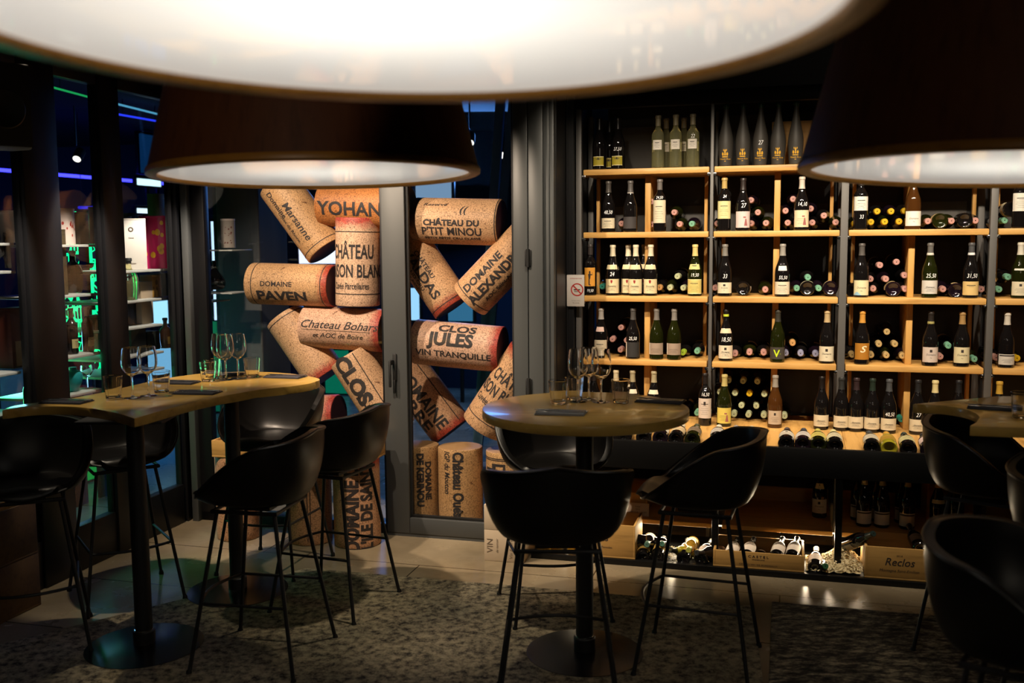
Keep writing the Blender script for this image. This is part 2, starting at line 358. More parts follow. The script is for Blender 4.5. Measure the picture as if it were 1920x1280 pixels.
# ------------------------------------------------------------------ left window wall (plane u = -3.74)
wl = -3.74
def lwin(n, o0, o1, z0=.245):
    w = thing('window_%d' % n, 'x', 'window', O, RZ); del w['label']; del w['category']; struct(w)
    mb = MB(); mb.box(wl-.06, o0, 0, wl, o1, z0, .006); mb.box(wl-.06, o0, 2.62, wl, o1, 3.02, .004); mb.box(wl-.05, o0, z0, wl-.01, o0+.012, 2.62, .002); mb.box(wl-.05, o1-.012, z0, wl-.01, o1, 2.62, .002)
    struct(mb.build('window_frame', M['frame_dark'], w))
    mb = MB(); mb.box(wl-.032, o0+.01, z0, wl-.028, o1-.01, 2.62); struct(mb.build('window_pane', M['pane'], w, smooth=False)); return w
lwin(2, -2.6, -1.08); lwin(3, -.83, -.49); lwin(4, -.32, .17)
k = 2
for (o0, o1) in ((-1.08, -.83), (-.49, -.32)):
    mb = MB(); mb.box(wl-.05, o0, 0, wl+.012, o1, 3.02, .006); k += 2
    struct(mb.build('trim_%d' % k, M['frame_dark'], None, O, RZ))
mb = MB(); mb.box(wl-.045, .185, 0, wl+.01, .225, 3.02, .004)
for q in range(3): mb.box(wl-.01+.018*q, .225+.012*q, 0, wl+.002+.018*q, .30, 3.02, .002)
mb.mi = 1; mb.box(wl-.02, .226, .25, wl-.004, .232, 2.65); mb.box(wl+.03, .20, 0, wl+.075, .30, 3.02, .004)
struct(mb.build('trim_5', [M['frame_dark'], M['frame_grey']], None, O, RZ))
mb = MB(); mb.box(wl-.16, -9, 0, wl, -2.6, 3.02); struct(mb.build('wall_left', M['panel_dark'], None, O, RZ, False))
# ------------------------------------------------------------------ wine wall: one fixed unit
ZS = [2.169, 1.803, 1.429, 1.053, .684]       # shelf tops
BAYS = [(-1.262, -.534), (-.505, .181), (.229, .940), (.985, 1.70), (1.745, 2.45)]
DIV = [-.893, -.157, .566, 1.34, 2.1]
sh = thing('wine_shelving', 'tall wall shelving of pine boards on grey steel posts, filled with wine bottles', 'shelving', O, RZ)
for k, (a, b) in enumerate(BAYS):
    for z in ZS[:4]:
        mb = MB(); mb.box(a, .600, z-.034, b, 1.03, z, .005); mb.build('shelf_board', M['pine_x'], sh)
    for z in ZS[:4]:
        top = z-.034; low = ZS[ZS.index(z)+1]
        mb = MB(); mb.box(DIV[k]-.017, .69, low, DIV[k]+.017, 1.03, top, .003); mb.build('divider', M['pine_z'], sh)
        mb = MB(); mb.box(b-.045, .86, low, b-.025, .90, top, .003); mb.build('batten', M['pine_z'], sh); mb = MB(); mb.box(a+.03, .86, low, a+.05, .90, top, .003); mb.build('batten', M['pine_z'], sh)
    for z in ZS[:4]:
        for s_, x in ((1, a), (-1, b)):
            mb = MB(); mb.box(x-.012, .605, z-.052, x+.012, .72, z-.034, .002); mb.tube([(x+s_*.004, .600, z-.045), (x+s_*.004, .594, z-.045)], .006, 10); mb.build('bracket', M['chrome'], sh)
for x0, x1 in ((-1.262-.045, -1.262-.012), (-.534+.006, -.505-.004), (.181+.004, .229-.004), (.94+.004, .985-.004), (1.70+.004, 1.745-.004)):
    mb = MB(); mb.box(x0, .604, 0, x1, .645, 2.52, .003); mb.box(x0, .98, 0, x1, 1.03, 2.52, .003); mb.build('steel_post', M['steel_post'], sh)
mb = MB(); mb.box(-1.31, .60, 2.52, 2.5, .66, 2.60, .003); mb.box(-1.31, .63, 2.60, 2.5, 1.03, 3.0); mb.build('head_rail', M['black_metal'], sh)
mb = MB(); mb.box(-1.26, 1.025, .70, 2.45, 1.035, 2.5); mb.build('back_panel', M['panel_dark'], sh)
for k, (a, b) in enumerate(BAYS[:4]):
    mb = MB(); mb.box(a+.05, 1.017, ZS[1]+.0, b-.05, 1.025, ZS[1]+.16); mb.build('grey_panel', M['panel_grey'], sh)
mb = MB(); mb.box(-1.1, 1.017, ZS[0], -.85, 1.025, ZS[0]+.28); mb.build('grey_panel', M['panel_grey'], sh)
# display counter
dc = thing('display_counter', 'low black steel display counter with pale pine ledge below the wine shelving', 'counter', O, RZ)
for a, b in ((-1.30, -.46), (-.458, .215), (.217, .98), (.982, 1.72), (1.722, 2.45)):
    mb = MB(); mb.box(a, .50, .660, b, 1.02, .684, .003); mb.build('ledge_board', M['pine_y'], dc)
    mb = MB(); mb.prism([(.03, .635), (.50, .661), (.50, .6835), (.03, .655)], a, b, 0, Matrix(((0, 0, 1, 0), (1, 0, 0, 0), (0, 1, 0, 0), (0, 0, 0, 1)))); mb.build('sloping_board', M['pine_y'], dc)
mb = MB(); mb.box(-1.32, 0, .54, 2.5, .03, .690, .002); mb.build('front_beam', M['black_metal'], dc)
for x in (-1.30, -.46, .17, .83, 1.72):
    mb = MB(); mb.box(x-.0, .09, .06, x+.035, .125, .655, .002); mb.tube([(x+.018, .09, .155), (x+.018, .084, .155)], .005, 10); mb.build('leg', M['black_metal'], dc)
mb = MB(); mb.box(-1.44, 0, 0, 2.5, .03, .032, .002); mb.box(-1.44, .03, 0, 2.5, .55, .028, .002); mb.build('plinth', M['black_metal'], dc)
for a, b in ((-1.30, -.46), (-.42, .17), (.21, .83), (.87, 1.72)):
    mb = MB(); mb.box(a, .33, .145, b, .98, .17, .003); mb.build('lower_shelf', M['pine_dull'], dc)
for a, b in ((-1.30, .17), (.21, .60)):
    mb = MB(); mb.box(a, .93, .17, b, .95, .255, .003); mb.build('back_board', M['pine_dull'], dc)
mb = MB(); mb.box(-1.25, .95, .17, 2.45, .96, .655); mb.build('back_panel', M['black'], dc)
# ------------------------------------------------------------------ bottles
def prof_fun(pr):
    def f(z):
        for (r0, z0), (r1, z1) in zip(pr, pr[1:]):
            if z0 <= z <= z1 and z1 > z0: return r0+(r1-r0)*(z-z0)/(z1-z0)
        return pr[1][0]
    return f
def smooth_prof(pts, n=5):
    out = []
    for i in range(len(pts)-1):
        p0 = pts[max(i-1, 0)]; p1 = pts[i]; p2 = pts[i+1]; p3 = pts[min(i+2, len(pts)-1)]
        for k in range(n):
            t = k/n; out.append(tuple(.5*((2*p1[j])+(-p0[j]+p2[j])*t+(2*p0[j]-5*p1[j]+4*p2[j]-p3[j])*t*t+(-p0[j]+3*p1[j]-3*p2[j]+p3[j])*t**3) for j in (0, 1)))
    out.append(pts[-1]); return [(max(0, r), z) for r, z in out]
BASE = lambda r: [(0, .018), (r*.45, .012), (r*.75, .001), (r*.9, 0), (r, .006)]
SHP = {
 'burgundy': dict(r=.0415, body=smooth_prof([(.0415, .006), (.0415, .10), (.0413, .135), (.0375, .165), (.0275, .195), (.0195, .222), (.0155, .245), (.0145, .262), (.0145, .283)]), h=.298, cap=.232),
 'bordeaux': dict(r=.0378, body=smooth_prof([(.0378, .006), (.0378, .10), (.0378, .180), (.0345, .200), (.0235, .218), (.0165, .232), (.0148, .245), (.0142, .286)]), h=.302, cap=.242),
 'flute': dict(r=.0425, body=smooth_prof([(.034, .006), (.0385, .05), (.0425, .115), (.040, .16), (.030, .21), (.021, .25), (.0150, .285), (.0125, .31), (.0125, .335)]), h=.348, cap=.322),
 'squat': dict(r=.044, body=smooth_prof([(.038, .006), (.044, .05), (.044, .10), (.036, .13), (.018, .15), (.0135, .165), (.0135, .19)]), h=.205, cap=.178),
}
for k, s in SHP.items():
    pr = s['body']; s['full'] = BASE(pr[0][0])+pr+[(.0165, s['h']-.013), (.0165, s['h']-.004), (.0145, s['h']-.001), (0, s['h'])]
    s['f'] = prof_fun(pr)
_mesh = {}
def cached(key, fn):
    if key not in _mesh:
        o = fn(); _mesh[key] = o.data; bpy.data.objects.remove(o)
    return _mesh[key]
def bottle_mesh(kind, gm):
    def f():
        mb = MB(); s = SHP[kind]
        if M[gm].node_tree.nodes['Principled BSDF'].inputs['Transmission Weight'].default_value > 0:
            pr = s['full']
            inner = [(max(0, r-.003), z+.003) for r, z in BASE(pr[5][0])]+[(max(.006, r-.003), z) for r, z in s['body'][1:] ]
            mb.lathe(pr, 32)
        else: mb.lathe(s['full'], 28)
        return mb.build('b', M[gm])
    return cached(('b', kind, gm), f)
def cap_mesh(kind, m1, low=None, band=None):
    def f():
        s = SHP[kind]; c = low or s['cap']; mb = MB(); fn = s['f']; h = s['h']
        zs = [c+(h-.016-c)*i/6 for i in range(7)]
        pr = [(fn(z)-.001 if i == 0 else fn(z)+.0009, z) for i, z in enumerate([c]+zs)]
        pr += [(.0176, h-.0145), (.0176, h-.003), (.0155, h+.0006), (.009, h+.001), (.0085, h-.0002), (0, h-.0002)]
        mb.lathe(pr, 24)
        if band: mb.mi = 1; mb.lathe([(fn(c)+.0012, c), (fn(c)+.0016, c+.001), (fn(c+.012)+.0016, c+.012), (fn(c+.012)+.0012, c+.013)], 24)
        return mb.build('c', [paper(m1, .38)]+([paper(band)] if band else []))
    return cached(('c', kind, m1, low, band), f)
def patch(mb, f, z0, z1, ang, off=.0006, n=14, a_c=0., shape=None):
    rows = max(2, int((z1-z0)/.008)); g = []
    for j in range(rows+1):
        z = z0+(z1-z0)*j/rows; k = 1. if shape is None else shape(j/rows)
        g.append([mb.bm.verts.new(((f(z)+off)*sin(a_c+ang*k*(2*i/n-1)), -(f(z)+off)*cos(a_c+ang*k*(2*i/n-1)), z)) for i in range(n+1)])
    for j in range(rows):
        for i in range(n): fc = mb.bm.faces.new((g[j][i], g[j][i+1], g[j+1][i+1], g[j+1][i])); fc.material_index = mb.mi
def label_mesh(kind, z0, z1, ang, col, style, ink='ink', seed=0):
    def f():
        s = SHP[kind]; fn = s['f']; mb = MB(); patch(mb, fn, z0, z1, ang); mb.mi = 1; h = z1-z0; rr = random.Random(seed)
        def bar(zc, w, t=.0012, ac=0.): patch(mb, fn, zc-t/2, zc+t/2, w, .0011, 8, ac)
        if 'f' in style:                                   # framed edge
            mb.mi = 2
            for zz in (z0+.001, z1-.002): bar(zz, ang, .003)
            mb.mi = 1
        if 't' in style: bar(z0+h*.72, ang*.45, .0035); bar(z0+h*.62, ang*.25, .001)
        if 'l' in style:
            for q, w in enumerate((.5, .62, .4, .55)): bar(z0+h*(.5-.1*q), ang*w*rr.uniform(.7, 1), .001)
        if 'n' in style: wrap_text(mb, [('Domaine', h*.17, 0, z0+h*.5, 1, .25, 0), ('~', h*.25, 0, z0+h*.3, 1, 0, 0)], lambda z: s['r']+.0011)
        if 'c' in style: patch(mb, fn, z0+h*.66, z0+h*.84, ang*.13, .0011, 6)
        if 'b' in style: bar(z1-h*.14, ang*.86, h*.12)
        if 'r' in style: mb.mi = 2; patch(mb, fn, z0+h*.70, z0+h*.93, ang*.13, .0011, 6, 0, lambda t: .35+.65*min(1, t*2.2)); mb.mi = 1
        if 's' in style:                                   # side stripe
            mb.mi = 2; patch(mb, fn, z0, z1, ang*.12, .0011, 4, -ang*.88); mb.mi = 1
        if 'g' in style:
            mb.mi = 2; wrap_text(mb, [('S', h*.55, 0, z0+h*.62, 1.3, .3, .03)], lambda z: s['r']+.0011); mb.mi = 1
        if 'V' in style:
            mb.mi = 2; wrap_text(mb, [('V', h*.85, -.004, z0+h*.45, 1, 0, .04), ('~', h*.2, .017, z0+h*.45, 1, 0, 0)], lambda z: s['r']+.0011); mb.mi = 1
        if 'p' in style:                                   # picture
            mb.mi = 2; patch(mb, fn, z0+h*.12, z0+h*.55, ang*.2, .0011, 6, ang*.35, lambda t: 1-.7*t); patch(mb, fn, z0+h*.6, z0+h*.68, ang*.16, .0011, 6, ang*.2); mb.mi = 1
        if 'w' in style:                                   # colour wash in the lower corner
            mb.mi = 2; patch(mb, fn, z0, z0+h*.22, ang*.5, .0011, 8, -ang*.5, lambda t: 1-.8*t); mb.mi = 1
        sec = {'f': 'ede3b8', 'r': '8c1f22', 's': 'e6dccb', 'g': 'f0e2c0', 'V': 'c8e020', 'p': '9a5a58', 'w': '8fb8cc', 'o': 'd4602c'}
        c2 = next((sec[c] for c in style if c in sec), '9a5a58')
        return mb.build('l', [paper(col, .65), M[ink], paper(c2, .6)])
    return cached(('l', kind, z0, z1, ang, col, style, ink, seed), f)
def figure_label_mesh():
    def f():
        s = SHP['bordeaux']; fn = s['f']; mb = MB(); patch(mb, fn, .055, .165, .95); mb.mi = 1
        def blob(z0, z1, w, ac=0., sh=None): patch(mb, fn, z0, z1, w, .0012, 6, ac, sh)
        blob(.128, .146, .13, .05, lambda t: .5+.6*sin(pi*min(1, t+.1)))      # head
        blob(.098, .128, .22, 0, lambda t: .55+.45*t)                        # jacket
        blob(.064, .099, .10, -.05); blob(.060, .065, .17, .05)               # legs, shoe
        blob(.120, .126, .16, .30); blob(.124, .138, .03, .42)                # raised arm
        return mb.build('l', [paper('dd9a38', .6), M['ink']])
    return cached('figure', f)
def crest_mesh():
    def f():
        fn = SHP['flute']['f']; mb = MB()
        def blob(z0, z1, w, ac=0., sh=None): patch(mb, fn, z0, z1, w, .0009, 8, ac, sh)
        rnd = lambda t: sin(pi*(.1+.8*t))
        for ac in (-.30, .30): blob(.058, .078, .15, ac, rnd)
        blob(.060, .090, .12, 0, lambda t: .45+.5*abs(cos(2*pi*t))); 
        for ac in (-.2, 0, .2): blob(.084, .096, .06, ac, rnd)
        blob(.050, .055, .40); wrap_text(mb, [('Maison Rose', .013, 0, .040, 1, .3, .0)], lambda z: .0375+.0009); blob(.027, .030, .12)
        return mb.build('crest', M['ink_gold'])
    return cached('crest', f)
def price_mesh(kind, s_, zc, size):
    def f():
        fn = SHP[kind]['f']; mb = MB(); wrap_text(mb, [(s_, size, .003, zc, .78, .2, .012)], lambda z: fn(z)+.0011); return mb.build('p', M['chalk'])
    return cached(('p', kind, s_, zc, size), f)
CAPS = {}
def bottle(mtx, label, kind='burgundy', glass='dark_glass', cap='26211f', lab=None, neck=None, price=None, group=None, caplow=None, band=None, extra=None, name='wine_bottle'):
    """lab = (z0, z1, half angle, paper colour, style)"""
    o = bpy.data.objects.new(name, bottle_mesh(kind, glass)); COL.objects.link(o); o.matrix_world = mtx; tag(o, label, 'bottle', group)
    if cap: link('capsule', cap_mesh(kind, cap, caplow, band), o)
    if lab: link('label', label_mesh(kind, *lab), o)
    if neck: link('neck_label', label_mesh(kind, *neck), o)
    if price:
        p = link('price_marking', price_mesh(kind, *price), o); p['label'] = 'price %s written in white' % price[0]
    if extra: link('emblem' if extra != 'figure' else 'label', crest_mesh() if extra == 'crest' else figure_label_mesh(), o)
    return o
def stand(x, shelf, off=.66, yaw=0., sc=1., z=None):
    z = ZS[shelf] if z is None else z; y = 640
    p = P(0, off, z); u = 0
    for _ in range(4):                                    # plane point at that pixel column, at shelf height
        q = CAM
        uu, zz = S(x, y, off); t = P(uu, off, z+.12); d = t-CAM
        y = 640-FPX*d.dot(UP)/d.dot(_fw)
    return Matrix.Translation(P(uu, off, z+.0005)) @ Matrix.Rotation(RZ+yaw, 4, 'Z') @ Matrix.Scale(sc, 4)
SH = {0: 'top shelf', 1: 'second shelf', 2: 'third shelf', 3: 'fourth shelf', 4: 'pine ledge'}
CR, WH, OFFW = 'd9cdb0', 'e2dcd0', 'cfc6b4'
LOW = (.022, .082, 1.15); TALL = (.045, .135, 1.2)
def B(x, shelf, label, off=.66, **k): return bottle(stand(x, shelf, off, random.uniform(-.05, .05)), label, **k)
# --- top shelf
for x, off, pr, lb in ((1124, .66, None, 'dark bottle with olive label, leftmost on the top shelf'), (1159, .66, ('27,50', .115, .028), 'dark bottle with olive label priced 27,50 on the top shelf'), (1143, .80, None, 'dark olive-labelled bottle half hidden behind the leftmost pair, top shelf')):
    B(x, 0, lb, off, cap='161212', lab=(.022, .076, .80, 'a29327', 'ftc'), price=pr, group='olive labelled bottles on the top shelf')
for x, off, lb, pr in ((1234, .66, 'leftmost front clear bottle of pale wine on the top shelf', None), (1267, .66, 'middle front clear bottle of pale wine on the top shelf', None), (1299, .66, 'right front clear bottle of pale wine marked 22 on the top shelf', ('22', .175, .03)), (1249, .82, 'clear bottle of pale wine behind and right of the leftmost one', None), (1282, .82, 'clear bottle of pale wine behind and right of the middle one', None)):
    B(x, 0, lb, off, kind='bordeaux', glass='clear_bottle', cap='8f8468', lab=(.105, .16, .72, 'd8d0c4', 'tl'), price=pr, group='clear bottles of pale wine on the top shelf')
for i, (x, lb) in enumerate(((1361, 'first from left of five tapering dark bottles with gold crest'), (1393, 'second from left of five tapering dark bottles with gold crest'), (1426, 'tapering dark gold-crested bottle priced 27, middle of five'), (1459, 'fourth from left of five tapering dark bottles with gold crest'), (1492, 'rightmost of five tapering dark bottles with gold crest, beside the lampshade'))):
    B(x, 0, lb, kind='flute', glass='matte_bottle', cap='1f3f2c', price=('27', .125, .034) if i == 2 else None, extra='crest', group='tapering gold crested bottles')
# --- second shelf
B(1141, 1, 'dark bottle with low cream label priced 48,50 on the second shelf', cap='4a4540', lab=(*LOW, CR, 'tl'), price=('48,50', .115, .03))
B(1182, 1, 'dark bottle with charcoal label and orange print, left bay, second shelf', cap='5a5654', lab=(.02, .088, 1.1, '3c3838', 'o', 'ink', 1), neck=(.225, .231, 1.4, 'b8b0a8', ''))
B(1237, 1, 'square-shouldered dark bottle with tall cream label priced 24,50', kind='bordeaux', cap='6a6460', lab=(.05, .182, 1.2, CR, 'tll'), price=('24,50', .196, .024))
B(1358, 1, 'square-shouldered bottle with gold capsule and pale yellow label priced 24', kind='bordeaux', cap='b59a5c', lab=(.07, .17, 1.2, 'd5cb92', 'tl'), price=('24', .196, .026))
B(1393, 1, 'dark bottle with pink picture label priced 27 on the second shelf', cap='2c2422', lab=(.018, .11, 1.15, 'cdbcb8', 'p'), price=('27', .142, .036))
B(1503, 1, 'cream-capped dark bottle with cream label priced 14,10', cap='c9bfb0', lab=(.018, .112, 1.15, 'd9c9a6', 'pl'), price=('14,10', .145, .032))
B(1614, 1, 'square-shouldered dark bottle with high cream label marked 33 below', kind='bordeaux', cap='2a2422', lab=(.105, .182, 1.2, WH, 'tl'), price=('33', .07, .03))
B(1712, 1, 'amber bottle with white label and gold print on the second shelf', glass='amber_glass', cap='b08a40', lab=(.018, .098, 1.2, WH, 'n'))
B(1912, 1, 'dark bottle with cream label at right edge of the second shelf', kind='bordeaux', cap='2a2422', lab=(.09, .185, 1.2, WH, 'tl'))
# --- third shelf
B(1107, 2, 'dark bottle with orange label showing a black figure, priced 19,50', kind='bordeaux', cap='3a3432', extra='figure', price=('19,50', .028, .024))
for x, off, lb, pr in ((1149, .66, 'cream-capped red-shield bottle priced 24, leftmost of its group', ('24', .126, .034)), (1178, .70, 'cream-capped red-shield bottle, second from left of its group', None), (1192, .645, 'cream-capped red-shield bottle standing foremost in its group', None), (1208, .79, 'cream-capped bottle hidden behind the red-shield bottles', None), (1220, .66, 'cream-capped red-shield bottle, rightmost of its group', None)):
    B(x, 2, lb, off, cap='cfc4a8', lab=(.014, .098, 1.15, 'd6c59c', 'rnl'), neck=(.155, .182, .95, 'd6c59c', ''), price=pr, group='cream capped bottles with red shields')
B(1303, 2, 'yellow-capped green bottle with yellow label priced 19,50', glass='green_glass', cap='d3bd78', lab=(.014, .098, 1.2, 'd5c070', 'tlf'), neck=(.155, .185, .9, 'd5c885', 't'), price=('19,50', .122, .028))
B(1359, 2, 'dark bottle with cream label priced 33 on the third shelf', cap='77736c', lab=(.018, .08, 1.2, CR, 'cn'), price=('33', .115, .034))
B(1467, 2, 'dark bottle with white heart neck label priced 55,50', cap='8d8880', lab=(.014, .085, 1.25, 'd9cdb4', 'tl'), neck=(.148, .175, .62, WH, ''), price=('55,50', .108, .028))
B(1615, 2, 'dark bottle with cream label and blue corner on the third shelf', cap='4f4b48', lab=(.012, .095, 1.15, 'd9cfa6', 'wn'))
B(1743, 2, 'dark bottle with pale grey label priced 25,50', glass='green_glass', cap='5f5c58', lab=(.022, .095, 1.25, 'cdc8c0', 'nl'), price=('25,50', .12, .032), band='cfc9bd')
B(1820, 2, 'dark bottle with pale orange label priced 31,50', cap='4a4a4c', lab=(.016, .09, 1.2, 'd8b878', 't'), price=('31,50', .12, .032), band='dddddd')
B(1912, 2, 'green bottle with cream label at right edge of the third shelf', glass='green_glass', cap='cfc8b8', lab=(.016, .09, 1.2, CR, 'cl'), neck=(.15, .16, .9, WH, ''))
# --- fourth shelf
B(1127, 3, 'silver-capped bottle with round pink neck label above the centre glasses', cap='a09a94', lab=(.016, .11, 1.15, 'c9bda4', 'tl'), neck=(.16, .188, .7, 'd8b9ae', ''))
B(1187, 3, 'dark bottle with black and gold label priced 25,50', cap='454341', lab=(.012, .10, 1.2, '2c2b2b', 's', 'ink_gold'), price=('25,50', .122, .028))
B(1231, 3, 'left of two green bottles with taupe labels on the fourth shelf', glass='green_glass', cap='6a655f', lab=(.03, .098, 1.25, '9b8877', 'sl'), group='pair with taupe labels')
B(1264, 3, 'right of two green bottles with taupe labels on the fourth shelf', glass='green_glass', cap='77726b', lab=(.03, .098, 1.25, '9b8877', 'sl'), group='pair with taupe labels')
B(1361, 3, 'dark bottle with lime capsule band priced 18,50', cap='191412', band='b8c832', caplow=.258, lab=(.016, .092, 1.2, 'd8cbb2', 'cnl'), neck=(.163, .19, 1.0, 'd8c4a4', ''), price=('18,50', .126, .036))
B(1458, 3, 'green bottle with grey label and neon V on the fourth shelf', glass='green_glass', cap='33312a', lab=(.02, .088, 1.25, '3f3a34', 'V'))
B(1550, 3, 'tan-capped bottle with cream label at right end of the second bay, fourth shelf', glass='dark_glass', cap='b29a72', lab=(.014, .098, 1.2, 'd6cbb0', 'cn'))
B(1616, 3, 'orange-capped bottle with orange script label on the fourth shelf', kind='burgundy', cap='c28a3a', lab=(.028, .12, 1.1, 'a8701e', 'g'))
B(1744, 3, 'dark bottle with white emblem label, left of two in its cell', cap='26201d', band='9a9258', lab=(.022, .105, 1.2, 'cbbcb2', 'cn'))
B(1803, 3, 'tan-capped dark bottle with cream label, right of two in its cell', cap='9b7a4c', lab=(.022, .108, 1.2, 'd3c8a2', 'cn'))
B(1887, 3, 'white-capped bottle with wide white label at right end, fourth shelf', cap='c4bcae', lab=(.018, .075, 1.2, 'cdc6bc', 'bl'))
# --- row on the ledge
B(1322, 4, 'square-shouldered bottle with white label priced 16,50 before the steel post', .575, kind='bordeaux', cap='1c1614', lab=(.045, .16, 1.2, 'c9bdb2', 'tcl'), price=('16,50', .183, .028))
B(1358, 4, 'bottle with yellow label left of the green-ended stack on the ledge', .575, glass='green_glass', cap='b0a064', lab=(.02, .11, 1.15, 'd0be5c', 'pl'))
B(1453, 4, 'brown bottle with small beige label right of the green-ended stack', .60, glass='amber_glass', cap='8e877c', lab=(.022, .10, 1.0, 'b9a893', 'cl'))
for i, x in enumerate((1540, 1577, 1605, 1635, 1666)):
    B(x, 4, 'dark bottle priced 40,50 at right end of the cream-labelled row' if i == 4 else ('leftmost', 'second', 'third', 'fourth')[i]+' from left of five cream-labelled bottles on the ledge' if i else 'leftmost of five cream-labelled bottles standing on the ledge', .60-.008*i, cap=('16100f', '2a2b2a', '2f2224', '1e2a22', '45474a')[i], lab=(.02, .085, 1.25, CR, 'nl'), price=('40,50', .108, .03) if i == 4 else None, group='cream labelled row on the ledge')
B(1720, 4, 'dark cream-labelled bottle priced 27 at tip of the right table', .57, cap='1e1e20', lab=(.02, .085, 1.25, CR, 'nl'), price=('27', .11, .032))
B(1752, 4, 'cream-capped bottle with brown striped label behind the right table', .57, cap='cfc08c', lab=(.01, .085, 1.25, 'cdbfa0', 'b', 'ink'))
B(1796, 4, 'dark bottle mostly hidden behind the right table', .60, cap='1c1c1e', lab=(.02, .085, 1.25, CR, 'nl'))
B(1872, 4, 'yellow-capped bottle rising behind the right table', .60, cap='b59038', lab=(.02, .085, 1.25, CR, 'nl'))
for x, lb, nk, c in ((1113, 'dark bottle behind the centre wine glasses on the ledge', 0, '241c1a'), (1155, 'left pale-capped bottle behind the centre table', 0, 'bdb293'), (1186, 'middle pale-capped bottle with round neck label behind the centre table', 1, '9a9072'), (1226, 'right pale-capped bottle with wide neck label behind the centre table', 1, '9a9072')):
    B(x, 4, lb, .64, cap=c, lab=(*LOW, CR, 'tl'), neck=(.165, .19, .9, 'd8cfb8', '') if nk else None)
# wooden box standing on the top shelf
a = S(1447, 260, .86)[0]
mb = MB(); mb.box(a, .86, ZS[0], a+.33, .985, ZS[0]+.265, .003); mb.box(a+.012, .856, ZS[0]+.012, a+.318, .861, ZS[0]+.253, .001)
tag(mb.build('wooden_box', M['crate'], None, O, RZ), 'pale wooden box standing on the top shelf behind the crested bottles', 'box')
# ------------------------------------------------------------------ lying bottles in the cells
def lying(x, y, front, off, yaw=0., pitch=0., roll=None):
    """matrix for a bottle whose end (neck if front == 'neck', else base) shows at pixel (x, y) on plane off"""
    u, z = S(x, y, off); roll = random.uniform(0, 6.28) if roll is None else roll
    L = .298
    # local Z of bottle along +/- away
    if front == 'neck':
        R = Matrix.Rotation(RZ+yaw, 4, 'Z') @ Matrix.Rotation(radians(90)+pitch, 4, 'X') @ Matrix.Rotation(roll, 4, 'Z')   # local +Z -> toward viewer
        p = P(u, off, z); d = (R @ Vector((0, 0, 1, 0))).to_3d(); return Matrix.Translation(p-d*L) @ R
    R = Matrix.Rotation(RZ+yaw, 4, 'Z') @ Matrix.Rotation(-radians(90)+pitch, 4, 'X') @ Matrix.Rotation(roll, 4, 'Z')
    return Matrix.Translation(P(u, off, z)) @ R
PINK, GRN, YEL, GLD, TEAL, LIME, TAN, BLU, PALE = 'b98c84', '6fa58a', 'c9a51c', 'b39a68', '2f8070', 'a3c23c', 'c0935c', '8e90ac', 'a9b08c'
CN = {PINK: 'pink', GRN: 'green', YEL: 'yellow', GLD: 'gold', TEAL: 'teal', LIME: 'lime', TAN: 'tan', BLU: 'bluish', PALE: 'pale green', None: 'base'}
ORD = ['leftmost', 'second', 'third', 'fourth', 'fifth', 'sixth', 'seventh']
def pile(cell, shelf, items, kind='burgundy', fixed=None):
    rows = {}
    for it in items: rows.setdefault(round((ZS[shelf]-S(it[0], it[1], .72)[1])/-.068), []).append(it)
    keys = sorted(rows)
    for ri, k in enumerate(keys):
        r = sorted(rows[k])
        for i, it in enumerate(r):
            x, y, c = it[:3]
            rn = 'only row' if len(keys) == 1 else ('bottom row', 'second row', 'third row', 'fourth row', 'fifth row')[ri]
            if len(keys) > 1 and ri == len(keys)-1: rn = 'top row'
            pos = 'alone in' if len(r) == 1 else ('rightmost in' if i == len(r)-1 else ('leftmost in' if i == 0 else ORD[i]+' in'))
            lb = '%s bottle lying, %s %s, %s' % ('base-out' if c is None else CN[c]+'-ended', pos, rn, cell)
            z = S(x, y, .72)[1]; zmin = ZS[shelf]+.0435
            if ri == 0 and True:
                # rest on the board
                yy = y
                while S(x, yy, .72)[1] < zmin and yy > y-14: yy -= .5
                while S(x, yy, .72)[1] > zmin+.012 and yy < y+14: yy += .5
                y = yy
            front = 'base' if c is None else 'neck'
            bottle(lying(x, y, front, .72 if c else .69, random.uniform(-.04, .04), 0), lb, kind=kind, glass=random.choice(['dark_glass', 'dark_glass', 'green_glass', 'plum_glass']) if fixed is None else fixed,
                   cap=c or '2a2220', lab=(*LOW, random.choice([CR, WH, 'c8b483']), 'tl'), group='lying bottles, '+cell)
pile('left cell of second shelf, bay one', 1, [(1165, 419, PINK)])
pile('right cell of second shelf, bay one', 1, [(1222, 421, PINK), (1222, 378, PINK), (1274, 421, PINK), (1297, 421, GRN), (1264, 398, PINK)])
pile('left cell of second shelf, bay two', 1, [(1345, 421, PINK), (1408, 421, PINK), (1436, 420, PINK), (1421, 398, PINK), (1408, 375, PINK)])
pile('right cell of second shelf, bay two', 1, [(1477, 421, PINK), (1523, 421, PINK), (1567, 421, PINK), (1473, 395, PINK), (1545, 404, PINK), (1520, 391, PINK), (1487, 373, PINK)])
pile('left cell of second shelf, bay three', 1, [(1603, 419, YEL), (1633, 420, YEL), (1659, 419, YEL), (1686, 419, YEL), (1645, 396, YEL), (1671, 396, YEL), (1697, 395, YEL)])
pile('right cell of second shelf, bay three', 1, [(1740, 417, PINK), (1763, 414, None), (1784, 415, PINK), (1809, 413, None), (1829, 414, PINK)])
pile('left cell of second shelf, bay four', 1, [(1884, 416, GRN), (1897, 392, None)])
pile('left cell of third shelf, bay one', 2, [(1129, 537, TEAL)])
pile('right cell of third shelf, bay one', 2, [(1236, 541, TAN), (1256, 541, PALE), (1281, 541, PALE), (1270, 518, PALE)])
pile('left cell of third shelf, bay two', 2, [(1341, 543, PINK), (1393, 541, None), (1435, 543, PINK)])
